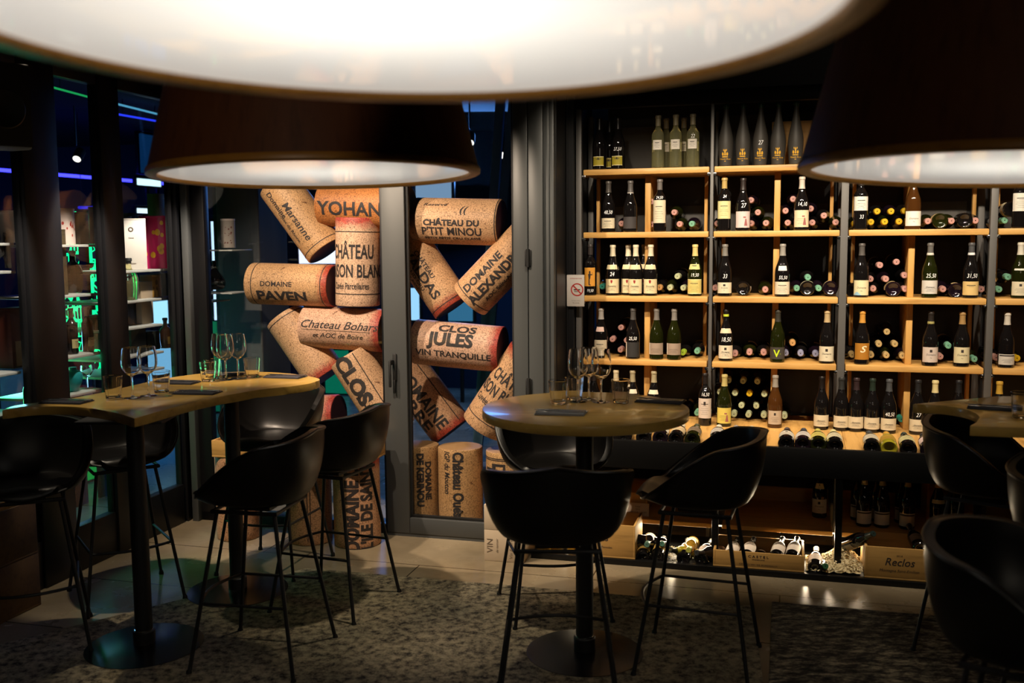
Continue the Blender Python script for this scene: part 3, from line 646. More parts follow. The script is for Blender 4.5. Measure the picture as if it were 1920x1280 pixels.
pile('right cell of third shelf, bay two', 2, [(1494, 543, GRN), (1514, 541, None), (1535, 543, GRN), (1557, 541, None), (1515, 520, GRN)])
pile('left cell of third shelf, bay three', 2, [(1600, 544, None), (1637, 546, PINK), (1675, 542, None), (1697, 545, PINK), (1632, 523, PINK), (1661, 523, PINK), (1696, 516, PINK), (1650, 497, PINK), (1681, 491, PINK)])
pile('right cell of third shelf, bay three', 2, [(1768, 546, PINK), (1793, 545, None), (1840, 546, PINK)])
pile('left cell of third shelf, bay four', 2, [(1873, 546, GRN), (1890, 519, GRN)])
pile('left cell of fourth shelf, bay one', 3, [(1163, 660, PINK), (1148, 636, PINK), (1175, 638, PINK), (1164, 614, PINK)])
pile('right cell of fourth shelf, bay one', 3, [(1280, 661, LIME), (1307, 662, GRN)])
pile('left cell of fourth shelf, bay two', 3, [(1378, 663, PINK), (1405, 664, PINK), (1432, 670, PINK)])
pile('right cell of fourth shelf, bay two', 3, [(1473, 667, BLU), (1501, 667, BLU), (1529, 668, BLU), (1486, 643, TAN)])
pile('left cell of fourth shelf, bay three', 3, [(1598, 668, GLD), (1633, 668, GLD), (1662, 669, GLD), (1692, 669, GLD), (1648, 645, GLD), (1678, 645, GLD), (1663, 622, GLD)])
pile('right cell of fourth shelf, bay three', 3, [(1763, 672, PINK), (1778, 648, GRN), (1827, 673, GRN)])
pile('left cell of fourth shelf, bay four', 3, [(1868, 671, PINK), (1907, 675, YEL)])
pile('left cell above the ledge, bay two', 4, [(1349, 781, PALE), (1376, 782, PALE), (1403, 783, PALE), (1432, 784, PALE), (1390, 760, PALE), (1418, 761, PALE), (1350, 735, PALE), (1378, 737, PALE), (1405, 738, YEL), (1433, 739, PALE), (1366, 713, PALE), (1393, 714, PALE), (1420, 715, PALE)], fixed='dark_glass')
pile('right cell above the ledge, bay two', 4, [(1471, 785, PALE)])
pile('right cell above the ledge, bay one', 4, [(1281, 781, GRN), (1307, 782, GRN)])
pile('cells above the ledge, bay three', 4, [(1690, 786, TEAL)])
# ------------------------------------------------------------------ bottles laid out on the ledge
ZL = ZS[4]
def display(x, yb, xn, lab, glass, cap, label, price=None):
    u, z = S(x, yb, .075); un = S(xn, 800, .37)[0]; yaw = math.atan2(u-un, .30)
    R = Matrix.Rotation(RZ+yaw, 4, 'Z') @ Matrix.Rotation(-radians(90-3.5), 4, 'X')
    bottle(Matrix.Translation(P(u, .045, ZL-.029+.0445)) @ R, label, glass=glass, cap=cap, lab=lab, price=price, group='bottles laid along the pine ledge')
LB = lambda c, st='tl': (.045, .125, 1.2, c, st)
display(1148, 812, 1166, LB('bcb4ac'), 'dark_glass', '2a2220', 'laid bottle with grey label, first from left on the ledge')
display(1172, 812, 1187, LB('c8c2ba'), 'dark_glass', '8a8070', 'laid bottle with white label, second from left on the ledge')
display(1208, 816, 1216, LB('c0b088'), 'dark_glass', 'a0906c', 'laid bottle with beige label, third from left on the ledge')
display(1239, 820, 1248, LB('cfc8bc'), 'plum_glass', '2a2220', 'laid bottle with pale label priced 27, fourth from left on the ledge', ('27', .03, .02))
display(1268, 822, 1281, LB('c9b48c', 'rl'), 'dark_glass', 'd8cdb0', 'laid cream-capped bottle with wide beige label, fifth from left on the ledge')
display(1299, 824, 1308, LB('7c6c58'), 'green_glass', '3a3c22', 'laid green bottle with taupe label, sixth from left on the ledge')
display(1345, 828, 1349, LB('bdb5aa'), 'dark_glass', 'c9c0ae', 'laid white-capped bottle directly left of the right stool back, on the ledge')
display(1379, 828, 1381, LB('bdb5aa'), 'plum_glass', '8b8380', 'laid grey-capped bottle above the right stool back')
display(1408, 830, 1410, LB('c6bba6'), 'dark_glass', 'cfc4aa', 'laid cream-capped bottle above the right end of the stool back')
display(1474, 832, 1476, LB('cdc4b2', 'cl'), 'dark_glass', '4a3c38', 'laid bottle with cream label, leftmost of the middle four')
display(1505, 834, 1507, LB('d0c8c0', 'tl'), 'plum_glass', '3a3c44', 'laid bottle with whitish label, second of the middle four')
display(1534, 836, 1533, LB('c9bb62', 'tl'), 'green_glass', 'c3b858', 'laid bottle with yellow label, third of the middle four')
display(1565, 838, 1562, LB('d3c9a8', 'tl'), 'dark_glass', 'cfc58c', 'laid bottle with cream label, rightmost of the middle four')
display(1634, 842, 1629, LB('c6bda8'), 'dark_glass', '33373a', 'laid bottle with plain cream label right of the bare ledge')
display(1666, 845, 1661, LB('a8842c', 'l'), 'yellow_glass', 'c2922a', 'laid golden bottle with ochre label on the ledge')
display(1702, 845, 1694, LB('c4bb88', 'tl'), 'dark_glass', '1d2a24', 'laid bottle with blue and cream label, right of the golden one')
display(1740, 848, 1730, LB('d0b8b2', 'tl'), 'plum_glass', '2c2a2c', 'laid bottle with pink label priced 16, beside the right stool', ('16', .17, .016))
# ------------------------------------------------------------------ middle shelf
Z6 = .17
def B6(x, label, off, **k): return bottle(stand(x, 0, off, random.uniform(-.1, .1), z=Z6), label, **k)
B6(1537, 'lone standing bottle with cream label on the low shelf', .62, cap='191414', lab=(.03, .11, 1.2, 'cdc3b0', 'cn'), neck=(.17, .20, .8, 'b8ab88', 'c'))
SB = (.018, .09, 1.2, 'b9b3a8', 'b')
B6(1620, 'pale-capped bottle, front left of three pairs on the low shelf', .50, cap='8f805c', lab=SB, group='six pale capped bottles on the low shelf')
B6(1654, 'pale-capped bottle, front middle of three pairs on the low shelf', .50, cap='8f805c', lab=SB, group='six pale capped bottles on the low shelf')
B6(1701, 'pale-capped bottle, front right of three pairs on the low shelf', .50, cap='8f805c', lab=SB, group='six pale capped bottles on the low shelf')
B6(1609, 'pale-capped bottle, back left of three pairs on the low shelf', .62, cap='8f805c', lab=SB, group='six pale capped bottles on the low shelf')
B6(1645, 'pale-capped bottle, back middle of three pairs on the low shelf', .62, cap='8f805c', lab=SB, group='six pale capped bottles on the low shelf')
B6(1692, 'pale-capped bottle, back right of three pairs on the low shelf', .62, cap='8f805c', lab=SB, group='six pale capped bottles on the low shelf')
B6(1758, 'yellow-capped bottle with small label before the upright crates', .52, cap='9c7a28', lab=(.02, .08, .7, 'a89f96', 'l'), neck=(.15, .17, 1., 'b5aa98', ''))
B6(1792, 'dark-capped bottle with small label before the upright crates', .52, cap='2a2420', lab=(.02, .08, .7, 'a89f96', 'l'))
def crate(u0, o0, z0, w, d, h, label, text=None, t=.012, group=None, closed=False, tz=None):
    c = thing('wine_crate', label, 'crate', P(u0, o0, z0), RZ, group)
    def part(n, *a):
        mb = MB(); mb.box(*a, .0012); return mb.build(n, M['crate'], c)
    part('bottom', 0, 0, 0, w, d, .01); part('front_panel', t, 0, .01, w-t, t, h); part('back_panel', t, d-t, .01, w-t, d, h); part('side_panel', 0, 0, .01, t, d, h); part('side_panel', w-t, 0, .01, w, d, h)
    if closed: part('lid', 0, 0, h, w, d, h+.01)
    if text: flat_text('branding', text, c, M['ink'], w/2, h/2, -.0008)
    return c
crate(-.445, .012, .033, .465, .29, .088, 'open pine crate branded CASTEL holding bottles with white labels', [('C A S T E L', .018, 0, .022, 1.2, 0, .05), ('VIGNERONS', .009, 0, .006, 1.3, 0, .05), ('GRAND VIN DE BORDEAUX', .013, 0, -.022, 1.2, 0, 0)])
crate(.315, .012, .033, .50, .29, .165, 'open pine crate branded Reclos under the low shelf at right', [('2014', .014, -.085, .042, 1, 0, 0), ('Reclos', .056, -.085, .008, .95, .25, .02), ('Montagne Saint-Emilion', .021, -.085, -.036, .95, .25, 0)])
crate(-1.17, .012, .033, .31, .28, .185, 'open pine crate branded Torres behind the front stool legs', [('Torres', .05, -.06, .015, .95, .25, .02), ('Penedes', .018, .0, -.035, 1, 0, 0)])
crate(-1.05, .42, Z6, .20, .3, .12, 'closed pine crate with paper card on the low shelf', closed=True)
u, z = S(1175, 967, .40)
mb = MB(); mb.box(0, 0, 0, .130, .0015, .082, .0005)
cardo = mb.build('paper_card', paper('b8a898', .8), None, P(u, .385, z), RZ); cardo.rotation_euler = (-.22, 0, RZ)
tag(cardo, 'white paper card lettered 2015 leaning on the closed pine crate', 'card')
flat_text('lettering', [('Vintage', .010, .065, .062, 1, 0, 0), ('2015', .013, .065, .046, 1, 0, 0), ('LAMOTHE CARDES', .012, .065, .030, 1, 0, 0)], cardo, M['ink'], 0, 0, -.001)
# upright crates at far right on the low shelf
for k, (x, h, lb) in enumerate(((1738, .33, 'pale upright pine crate end behind the yellow-capped bottle'), (1798, .27, 'middle upright pine crate end behind the dark-capped bottle'), (1850, .24, 'rightmost upright pine crate end, lettered, beside the far stool'))):
    u = S(x, 930, .70)[0]; c = thing('wine_crate', lb, 'crate', P(u, .70, Z6), RZ, 'upright crates on the low shelf')
    mb = MB(); mb.box(0, 0, 0, .17, .24, h, .003); mb.build('body', M['crate'], c); mb = MB(); mb.box(.01, -.008, .01, .16, 0, h-.01, .002); mb.build('end_panel', M['crate'], c)
    flat_text('branding', [('Chateau', .022, 0, .05, 1, .2, 0), ('GRAND VIN', .016, 0, .0, 1, 0, 0)], c, M['ink'], .085, h/2, -.009)
def loose(x, y, front, off, yaw, pitch, label, glass='dark_glass', cap='2a2220', lab=None, neck=None, roll=0., group='loose bottles on the lit plinth', kind='burgundy'):
    return bottle(lying(x, y, front, off, yaw, pitch, roll) @ (Matrix.Translation((0, 0, .298 if front == 'neck' else 0)) @ Matrix.Scale(.88, 4) @ Matrix.Translation((0, 0, -.298 if front == 'neck' else 0))), label, kind=kind, glass=glass, cap=cap, lab=lab, neck=neck, group=group)
LW = (.045, .125, 1.2, 'cdb8a8', 'tl'); LY = (.045, .125, 1.2, 'c2a050', 'tl')
# between the Torres and CASTEL crates (plinth top z=.045)
loose(1205, 1044, 'base', .04, .05, .10, 'base-out loose bottle, leftmost of the front four', lab=LY)
loose(1233, 1043, 'base', .04, -.02, .10, 'base-out loose bottle with yellow label, second of the front four', lab=LY)
loose(1281, 1047, 'base', .04, .0, .10, 'base-out loose bottle with yellow label, third of the front four', lab=LY)
loose(1314, 1048, 'base', .04, -.15, .10, 'base-out loose bottle with pink label, rightmost of the front four', lab=LW)
loose(1213, 1021, 'neck', .02, .06, -.16, 'neck-out bottle with orange label above the leftmost loose bottle', cap='4a6a5c', lab=(.045, .125, 1.3, 'c99a5c', 't'), roll=pi)
loose(1241, 1019, 'neck', .02, .10, -.30, 'neck-out bottle with white label standing out above the loose pile', cap='3f6a58', lab=(.045, .125, 1.3, 'd8b48c', 't'), roll=pi)
loose(1256, 1030, 'neck', .0, -.45, -.34, 'olive-based bottle leaning across the middle of the loose pile', glass='yellow_glass', cap='2a2c26', lab=(.06, .14, 1.2, '1c1a18', ''), neck=(.20, .225, .9, 'c9ba70', ''), roll=pi)
loose(1291, 1031, 'neck', .02, .0, -.14, 'yellow bottle lying neck-out over the loose pile', glass='gold_bottle', cap='a3a850', lab=(.045, .125, 1.1, 'd0b878', 't'), roll=pi)
loose(1306, 1036, 'neck', .0, -.5, -.22, 'dark bottle with pale base label leaning at right end of the pile', cap='2a2a2c', lab=(.02, .10, 1.1, 'bb9672', ''), roll=pi)
# in the CASTEL crate
for i, (x, lb) in enumerate(((1371, 'white-labelled bottle, leftmost in the CASTEL crate'), (1402, 'white-labelled bottle, second from left in the CASTEL crate'), (1458, 'white-labelled bottle, fourth from left in the CASTEL crate'), (1487, 'white-labelled bottle, rightmost in the CASTEL crate'))):
    loose(x-3, 1046, 'base', .035, -.12, .12, lb, cap='1d1614', lab=(.035, .15, 1.3, 'e0d2c2', 't'), group='bottles in the CASTEL crate')
loose(1429, 1043, 'neck', .06, .08, -.30, 'neck-out bottle with orange label in the middle of the CASTEL crate', cap='d8cba8', lab=(.02, .10, 1.2, 'b98c50', 't'), neck=(.15, .17, 1.1, 'd8c0a8', ''), roll=pi, group='bottles in the CASTEL crate')
# between the CASTEL and Reclos crates
loose(1528, 1065, 'base', .03, -.05, .10, 'base-out bottle with white label right of the CASTEL crate', lab=LW, cap='c9c0b8')
loose(1548, 1061, 'neck', .0, .10, -.32, 'green-capped bottle with orange label leaning over the shavings', cap='2c5a38', lab=(.02, .10, 1.2, 'b9884c', 't'), neck=(.15, .17, 1.1, 'd8c0a8', ''), roll=pi)
# in the Reclos crate
loose(1638, 1000, 'neck', .02, .55, -.50, 'bottle leaning with its teal neck up in the Reclos crate', cap='1d2a26', lab=(.03, .1, 1.2, 'a89c88', 't'), neck=(.225, .24, 1.2, '5f8f80', ''), group='bottles in the Reclos crate')
loose(1725, 1030, 'base', .10, .1, .2, 'dark bottle at right end of the Reclos crate', cap='1d1614', lab=(.05, .12, 1.1, '8f8778', 't'), group='bottles in the Reclos crate')
loose(1152, 1006, 'neck', .05, -1.0, -.25, 'dark bottle with pale capsule lying in the Torres crate', cap='8f8460', lab=None, group=None)
for i, (x, y, yw, lb) in enumerate(((1018, 1027, .25, 'golden bottle lying base-out, leftmost of three by the white cartons'), (1040, 1031, -.1, 'golden bottle with white label, middle of three by the white cartons'), (1070, 1024, -.5, 'golden bottle lying aslant, rightmost of three by the white cartons'))):
    loose(x, y, 'base', .05, yw, .04, lb, glass='gold_bottle', cap='c9b060', lab=(.05, .13, 1.2, 'd0c0a4', 'tl'), group='golden bottles on the plinth', roll=.3*i)
# wood shavings
mb = MB(); rr = random.Random(3)
def mound(x, y): return .03+.065*math.exp(-((x-.22)**2/.006))*min(1, y/.12)+.012
nx, ny = 14, 16; g = [[mb.bm.verts.new((.03+.27*i/nx, .035+.26*j/ny, mound(.03+.27*i/nx, .26*j/ny)+rr.uniform(-.006, .006))) for i in range(nx+1)] for j in range(ny+1)]
for j in range(ny):
    for i in range(nx): mb.bm.faces.new((g[j][i], g[j][i+1], g[j+1][i+1], g[j+1][i]))
for q in range(900):
    zone = q % 5
    x = rr.uniform(.035, .31) if zone else rr.uniform(-.85, -.47); y = rr.uniform(.035, .28); z = (mound(x, y)-.002) if zone else .034
    a = rr.uniform(0, 6.28); L = rr.uniform(.010, .024); w = rr.uniform(.002, .004); cz = rr.uniform(.002, .009); tl = rr.uniform(-.5, .5)
    pts = []
    for t in (0, .33, .66, 1):
        px = x+cos(a)*L*(t-.5); py = y+sin(a)*L*(t-.5); pts.append((px, py, z+cz*sin(pi*t)+tl*L*(t-.5)*.6+.003))
    vs = [(mb.bm.verts.new((p[0]-sin(a)*w, p[1]+cos(a)*w, p[2])), mb.bm.verts.new((p[0]+sin(a)*w, p[1]-cos(a)*w, p[2]+.001))) for p in pts]
    for A, Bv in zip(vs, vs[1:]): mb.bm.faces.new((A[0], A[1], Bv[1], Bv[0]))
sv = mb.build('wood_shavings', M['shavings'], None, O, RZ, False); tag(sv, 'pale curled wood shavings heaped on the lit plinth between the crates', 'wood shavings'); sv['kind'] = 'stuff'
# LED strip below the low shelf
mb = MB(); mb.box(-1.28, .395, .1385, .82, .405, .1445); st = mb.build('led_strip', emission('led_glow', (1, .75, .42), 3), dc); st['label'] = 'glowing warm strip'
# white cartons
for k, (z0, h, lb) in enumerate(((0, .175, 'lower of two stacked white cartons left of the golden bottles'), (.176, .14, 'upper of two stacked white cartons left of the golden bottles'))):
    c = thing('wine_carton', lb, 'carton', P(-1.68, -.10, z0), RZ, 'stacked white cartons')
    mb = MB(); mb.box(0, 0, 0, .225, .33, h, .003); mb.build('body', M['cardboard'], c); mb = MB(); mb.box(.002, .150, h-.0005, .223, .180, h+.001); mb.build('tape', paper('9a8a70'), c)
    t = flat_text('print', [('VIN', .05, 0, .02, 1, 0, 0), ('de terroir', .02, 0, -.02, 1, .2, 0)] if k == 0 else [('VINS', .045, 0, -.03, 1, 0, 0)], c, paper('6a5c4c'), 0, 0, 0)
    t.matrix_local = Matrix.Translation((.055, -.001, h*.5)) @ Matrix.Rotation(radians(-90), 4, 'Y')
    t2 = flat_text('print', [('Vin & terroir', .026, 0, 0, 1, .2, 0)], c, paper('6a5c4c'), 0, 0, 0); t2.matrix_local = Matrix.Translation((.155, -.001, h*.5)) @ Matrix.Rotation(radians(-90), 4, 'Y')
    t3 = flat_text('print', [('V', .05, 0, 0, 1, 0, 0)], c, paper('6a5c4c'), 0, 0, 0); t3.matrix_local = Matrix.Translation((.2262, .08, h*.5)) @ Matrix.Rotation(radians(90), 4, 'Z')
# no smoking notice
u, z = S(1063, 574, .545); u2, z2 = S(1092, 515, .545)
c = thing('notice', 'white notice with red no smoking symbol left of the shelving', 'sign', P(u, .543, z), RZ)
w_, h_ = .105, z2-z
mb = MB(); mb.box(0, 0, 0, w_, .003, h_, .0006); mb.build('board', paper('b9b2ac'), c)
mb = MB()
for k in range(40):
    a, b = 2*pi*k/40, 2*pi*(k+1)/40; cx, cz = .062, h_*.53
    mb.face([(cx+.038*cos(a), -.0006, cz+.038*sin(a)), (cx+.038*cos(b), -.0006, cz+.038*sin(b)), (cx+.031*cos(b), -.0006, cz+.031*sin(b)), (cx+.031*cos(a), -.0006, cz+.031*sin(a))])
cx, cz = .062, h_*.53; mb.face([(cx-.027, -.0006, cz+.021), (cx-.021, -.0006, cz+.027), (cx+.027, -.0006, cz-.021), (cx+.021, -.0006, cz-.027)])
mb.mi = 1; mb.face([(cx-.020, -.0004, cz-.004), (cx+.018, -.0004, cz-.004), (cx+.018, -.0004, cz+.003), (cx-.020, -.0004, cz+.003)]); mb.face([(cx-.018, -.0004, cz-.012), (cx+.004, -.0004, cz-.014), (cx+.004, -.0004, cz-.010), (cx-.018, -.0004, cz-.008)])
mb.build('symbol', [M['ink_red'], M['ink']], c, smooth=False)
flat_text('lettering', [('DEFENSE DE FUMER', .009, .055, h_*.88, .9, 0, 0)], c, M['ink_red'], 0, 0, -.0006)
flat_text('lettering', [('Interdiction de fumer', .007, .055, h_*.18, .9, 0, 0), ('No smoking', .009, .055, h_*.11, .9, 0, 0)], c, M['ink'], 0, 0, -.0006)
# ------------------------------------------------------------------ giant corks
def cork(a, b, r, off, label, base='c99a72', stain=0, text=None, along=True, rings=(), group='giant printed corks', roll=0., stain2=None, extra=None, z0=None):
    """a, b = pixel ends of the cork's axis on plane off; the text runs from a to b"""
    ua, za = S(*a, off); ub, zb = S(*b, off)
    A = P(ua, off, za); Bv = P(ub, off, zb)
    if z0 is not None:
        lo = A if A.z < Bv.z else Bv; lo.z = z0; hi = Bv if lo is A else A; hi.x, hi.y = lo.x, lo.y
    ax = (Bv-A); L = ax.length; Z = ax.normalized(); Y = (-N-Z*(-N).dot(Z)).normalized(); X = Y.cross(Z)
    m = Matrix.Identity(4); c = (A+Bv)/2
    for i in range(3): m[i][0] = X[i]; m[i][1] = Y[i]; m[i][2] = Z[i]; m[i][3] = c[i]
    m = m @ Matrix.Rotation(roll, 4, 'Z')
    mb = MB(); h = L/2; bv = .007
    mb.lathe([(r-bv, -h), (r-bv*.3, -h+bv*.3), (r, -h+bv)]+[(r, -h+bv+(L-2*bv)*k/12) for k in range(1, 13)]+[(r-bv*.3, h-bv*.3), (r-bv, h)], 64)
    mb.mi = 1; mb.lathe([(0, -h), (r-bv, -h)], 64); mb.mi = 2; mb.lathe([(0, h), (r-bv, h)], 64)
    key = (base, stain, round(L, 2))
    if key not in _mesh: _mesh[key] = cork_mat('cork_print', base, stain, L)
    o = mb.build('giant_cork', [_mesh[key], M['wine_end'] if stain < 0 else M['cork_end'], M['wine_end'] if stain > 0 or stain2 else M['cork_end']], None, mtx=None)
    o.matrix_world = m; tag(o, label, 'giant cork', group)
    for zr in rings:
        mb = MB(); zz = -h+L*zr; mb.lathe([(r-.001, zz-.0028), (r+.0012, zz-.0024), (r+.0012, zz+.0024), (r-.001, zz+.0028)], 64); mb.build('printed_ring', M['ink'], o)
    if text:
        mb = MB(); wrap_text(mb, text, lambda z: r+.0010, along); mb.build('lettering', M['ink'], o)
    if extra:
        mb = MB(); extra(mb, r+.001, h); mb.build('printed_mark', M['ink'], o)
    return o
px = .00316                                   # metres per photo pixel at the corks
def T(s_, hpx, x, y, sx=1., sh=0., b=.05): return (s_, hpx*px*1.37, x*px, y*px, sx, sh, b)
OL = .44
# in front of the glass
cork((476, 531), (628, 536), .131, OL, 'giant horizontal cork printed DOMAINE PAVEN', 'c4966a', 1, [T('DOMAINE', 10, -18, 2, 1.1), T('PAVEN', 20, -8, -23, 1.3, 0, .09)], rings=(.09, .93))
cork((671, 572), (671, 408), .136, .44, 'giant upright cork printed CHATEAU MAISON BLANCHE', 'd2a888', 1, None, False, rings=(.14, .84))
o = bpy.data.objects[-1] if False else None
cork((606, 384), (768, 390), .131, .47, 'giant horizontal cork printed YOHAN under the lampshade', 'b9743f', 0, [T('YOHAN', 27, -16, -8, 1.0, 0, .06)])
cork((521, 345), (612, 470), .131, .48, 'giant slanting cork printed Marsanne at the upper left', 'bd8f62', 0, [T('Marsanne', 15, 12, 2, 1.1, .2, .04), T('Domaine', 12, -40, -14, 1, .2), T('Cotes du Rhone', 8, 10, -20, 1, .2)], stain2=True, rings=(.93,))
cork((575, 611), (724, 620), .133, .46, 'giant horizontal cork in script printed Chateau Bohars', 'd0a184', 1, [T('Chateau Bohars', 16, 2, 9, 1.15, .35, .02), T('et AOC de Boire', 10, 0, -12, 1.1, .3, .02)], extra=lambda mb, r, h: patch(mb, lambda z: r, -h+.05, h-.05, .004) if False else mb.tube([(r*sin(.03), -r*cos(.03), -h+.03), (r*sin(.03), -r*cos(.03), h-.05)], .0012, 6))
cork((534, 592), (612, 706), .132, .50, 'giant slanting cork with wine-dark end left of the CLOS cork', 'c79a74', 1, None, rings=(.06,))
cork((655, 668), (744, 808), .131, .425, 'giant slanting cork printed CLOS', 'cd9f78', 0, [T('CLOS', 32, -38, -4, .95, 0, .12), T('THIERRY', 20, 40, -10, 1, 0, .08)], extra=lambda mb, r, h: mb.tube([(r*sin(-.62), -r*cos(-.62), -h+.01), (r*sin(-.62), -r*cos(-.62), h-.02)], .003, 6))
cork((545, 778), (636, 776), .125, .48, 'giant wine-stained cork lying behind the black stool back', 'c99077', 1, None)
cork((448, 980), (448, 850), .128, -.02, 'giant upright cork, leftmost support of the crate display', 'b78a66', 0, None, z0=.001)
cork((583, 1008), (583, 852), .128, .015, 'giant upright cork with printed frame, middle support of the crate display', 'c4946c', 0, None, z0=.001, extra=lambda mb, r, h: [mb.tube([(r*sin(a), -r*cos(a), -h+.03), (r*sin(a), -r*cos(a), h-.03)], .0022, 6) for a in (-.75, -.62, .35, .48)])
cork((671, 1012), (671, 856), .136, .03, 'giant upright cork printed DOMAINE DE L ILE DE SAINT', 'c39470', 1, [T("DOMAINE DE", 26, 2, -10, .82, 0, .1), T("L'ILE DE SAINT", 23, -4, -38, .78, 0, .1)], z0=.001)
# the CHATEAU cork carries its words around its body
ck = [o for o in bpy.data.objects if o.get('label') == 'giant upright cork printed CHATEAU MAISON BLANCHE'][0]
def up_text(o, lines, r, flip):
    # o's local Z points up (flip False) or down (flip True)
    mb = MB(); wrap_text(mb, lines, lambda z: r)
    ob = mb.build('lettering', M['ink'], o)
up_text(ck, [('CH\u00c2TEAU', .118, .014, .058, .55, 0, .05), ('MAISON BLANCHE', .108, .062, -.058, .60, 0, .05), ('Cuv\u00e9e Parcellaires', .055, .004, -.146, .60, 0, .04)], .1372, False)
# behind the glass door
OR_ = .46
cork((781, 413), (941, 417), .137, OR_, "giant horizontal cork printed CHATEAU DU P'TIT MINOU", 'cf9f76', 0, [T("CH\u00c2TEAU DU", 11, -1, -4, 1.15, 0, .1), T("P'TIT MINOU", 16, -1, -21, .93, 0, .05), T('PETIT PETIT CRU CLASS\u00c9', 6, -1, -36, 1.2, 0, .06), T('((', 14, 20, 22, 1.2, .2, .04), T('Reserve', 7, -36, 33, 1.5, .2, .04)], stain2=True, rings=(.985,))
cork((744, 422), (849, 576), .126, OR_+.03, 'giant slanting cork printed VALDAS behind the glass door', 'cb9c72', 1, [T('CH\u00c2TEAU', 9, 4, 13, 1.1, 0, .05), T('VALDAS', 19, 16, -3, 1.15, 0, .06), T('GRAND CRU', 8, 8, -18, 1.1, 0, .05), T('CLASSE', 8, 16, -30, 1.1, 0, .05)], rings=(.95,))
cork((881, 562), (998, 440), .128, OR_-.02, 'giant slanting cork printed DOMAINE ALEXANDRE behind the glass door', 'cc9b70', 0, [T('DOMAINE', 15, -22, 12, 1.05, 0, .08), T('ALEXANDRE', 17, -12, -12, 1.0, 0, .1), T('AOC Saint-Amour', 8, -10, -31, 1.1, 0, .04)], rings=(.07,))
cork((781, 640), (943, 655), .138, OR_, 'giant horizontal cork printed JULES VIN TRANQUILLE', 'd6a78a', 1, [T('CLOS', 17, 4, 38, 1.3, 0, .08), T('JULES', 25, -4, 14, 1.05, 0, .10), T('VIN TRANQUILLE', 12, 2, -14, 1.15, 0, .05)])
cork((722, 641), (848, 808), .141, .68, 'giant slanting cork printed DOMAINE PIERRE', 'cf9d76', 1, [T('DOMAINE', 25, 26, 8, .95, 0, .06), T('PIERRE', 30, 26, -24, .98, 0, .06)], extra=lambda mb, r, h: mb.tube([(r*sin(-.95), -r*cos(-.95), -h+.01), (r*sin(-.95), -r*cos(-.95), h-.03)], .003, 6))
cork((906, 800), (996, 664), .14, OR_-.02, 'giant slanting cork printed CHATEAU MAISON behind the centre table', 'cb9a70', 1, None, rings=(.13,))
ck = [o for o in bpy.data.objects if o.get('label', '').endswith('behind the centre table') and o.get('category') == 'giant cork'][0]
up_text(ck, [('CH\u00c2TEAU', .10, .02, .085, .62, 0, .05), ('MAISON BLANCHE', .10, .01, -.01, .60, 0, .05), ('Cuv\u00e9e Parcellaires', .058, .01, -.09, .74, 0, .04)], .1412, False)
cork((789, 832), (789, 985), .120, .45, 'giant upright cork printed DE KERINOU at the door bottom', 'bf9160', 0, [T('DOMAINE', 12, -12, 30, 1.0, 0, .12), T('DE KERINOU', 13, -14, 14, 1.0, 0, .14), T('Grand cru historique', 8, -10, -5, 1.05, 0, .06)], z0=.03)
cork((865, 836), (865, 990), .136, .44, 'giant upright cork printed Chateau Ouessant at the door bottom', 'c49564', 0, [T('Ch\u00e2teau Ouessant', 20, 6, 8, .78, 0, .1), T('IGP du Mouton', 12, -34, -14, .8, .2, .05)], z0=.03, extra=lambda mb, r, h: mb.tube([(r*sin(-.38), -r*cos(-.38), .12), (r*sin(-.30), -r*cos(-.30), .135), (r*sin(-.05), -r*cos(-.05), .165)], .006, 5, .001))
cork((955, 842), (955, 998), .136, .43, 'giant upright cork with framed initial D at the door bottom', 'c89a68', 0, [T('D', 24, -45, -8, 1.1), T('T', 24, -45, -32, 1.1), T('DEPUIS 1910', 6, -30, 26, 1)], z0=.03, extra=lambda mb, r, h: [mb.tube([(r*sin(a), -r*cos(a), -h+.05), (r*sin(a), -r*cos(a), h-.03)], .0012, 6) for a in (-.62, -.78)], rings=(.07, .09))
# display crate resting on the upright corks
u, z = S(395, 800, -.18)
cz = .0
tops = [o for o in bpy.data.objects if o.get('category') == 'giant cork' and 'display' in o.get('label', '') or 'ILE DE' in o.get('label', '')]
ztop = S(448, 850, -.02)[1]
c = thing('display_tray', 'long yellow pine tray box resting on upright giant corks by the glass', 'crate', P(S(396, 820, -.15)[0], -.15, ztop+.002), RZ)
wid = S(722, 820, .15)[0]-S(396, 820, -.15)[0]
for n, a in (('bottom', (0, 0, 0, wid, .3, .012)), ('front_panel', (0, 0, .012, wid, .012, .10)), ('back_panel', (0, .288, .012, wid, .3, .10)), ('side_panel', (0, .012, .012, .012, .288, .10)), ('side_panel', (wid-.012, .012, .012, wid, .288, .10))):
    mb = MB(); mb.box(*a, .0015); mb.build(n, M['pine_x'], c)
mb = MB(); mb.box(.35, .0, .10, wid, .3, .112, .002); mb.build('lid', M['pine_x'], c)
tz = ztop+.002+.112
uu = S(612, 790, -.02)[0]
Rm = Matrix.Rotation(RZ-.5, 4, 'Z') @ Matrix.Rotation(radians(-78), 4, 'Y')
bottle(Matrix.Translation(P(uu+.30, .03, tz+.047)) @ Matrix.Rotation(RZ+.3, 4, 'Z') @ Matrix.Rotation(radians(-82), 4, 'Y'), 'green bottle lying on the pine tray box behind the stools', glass='green_glass', cap='6a6448', lab=(.03, .12, 1.2, CR, 'tl'))
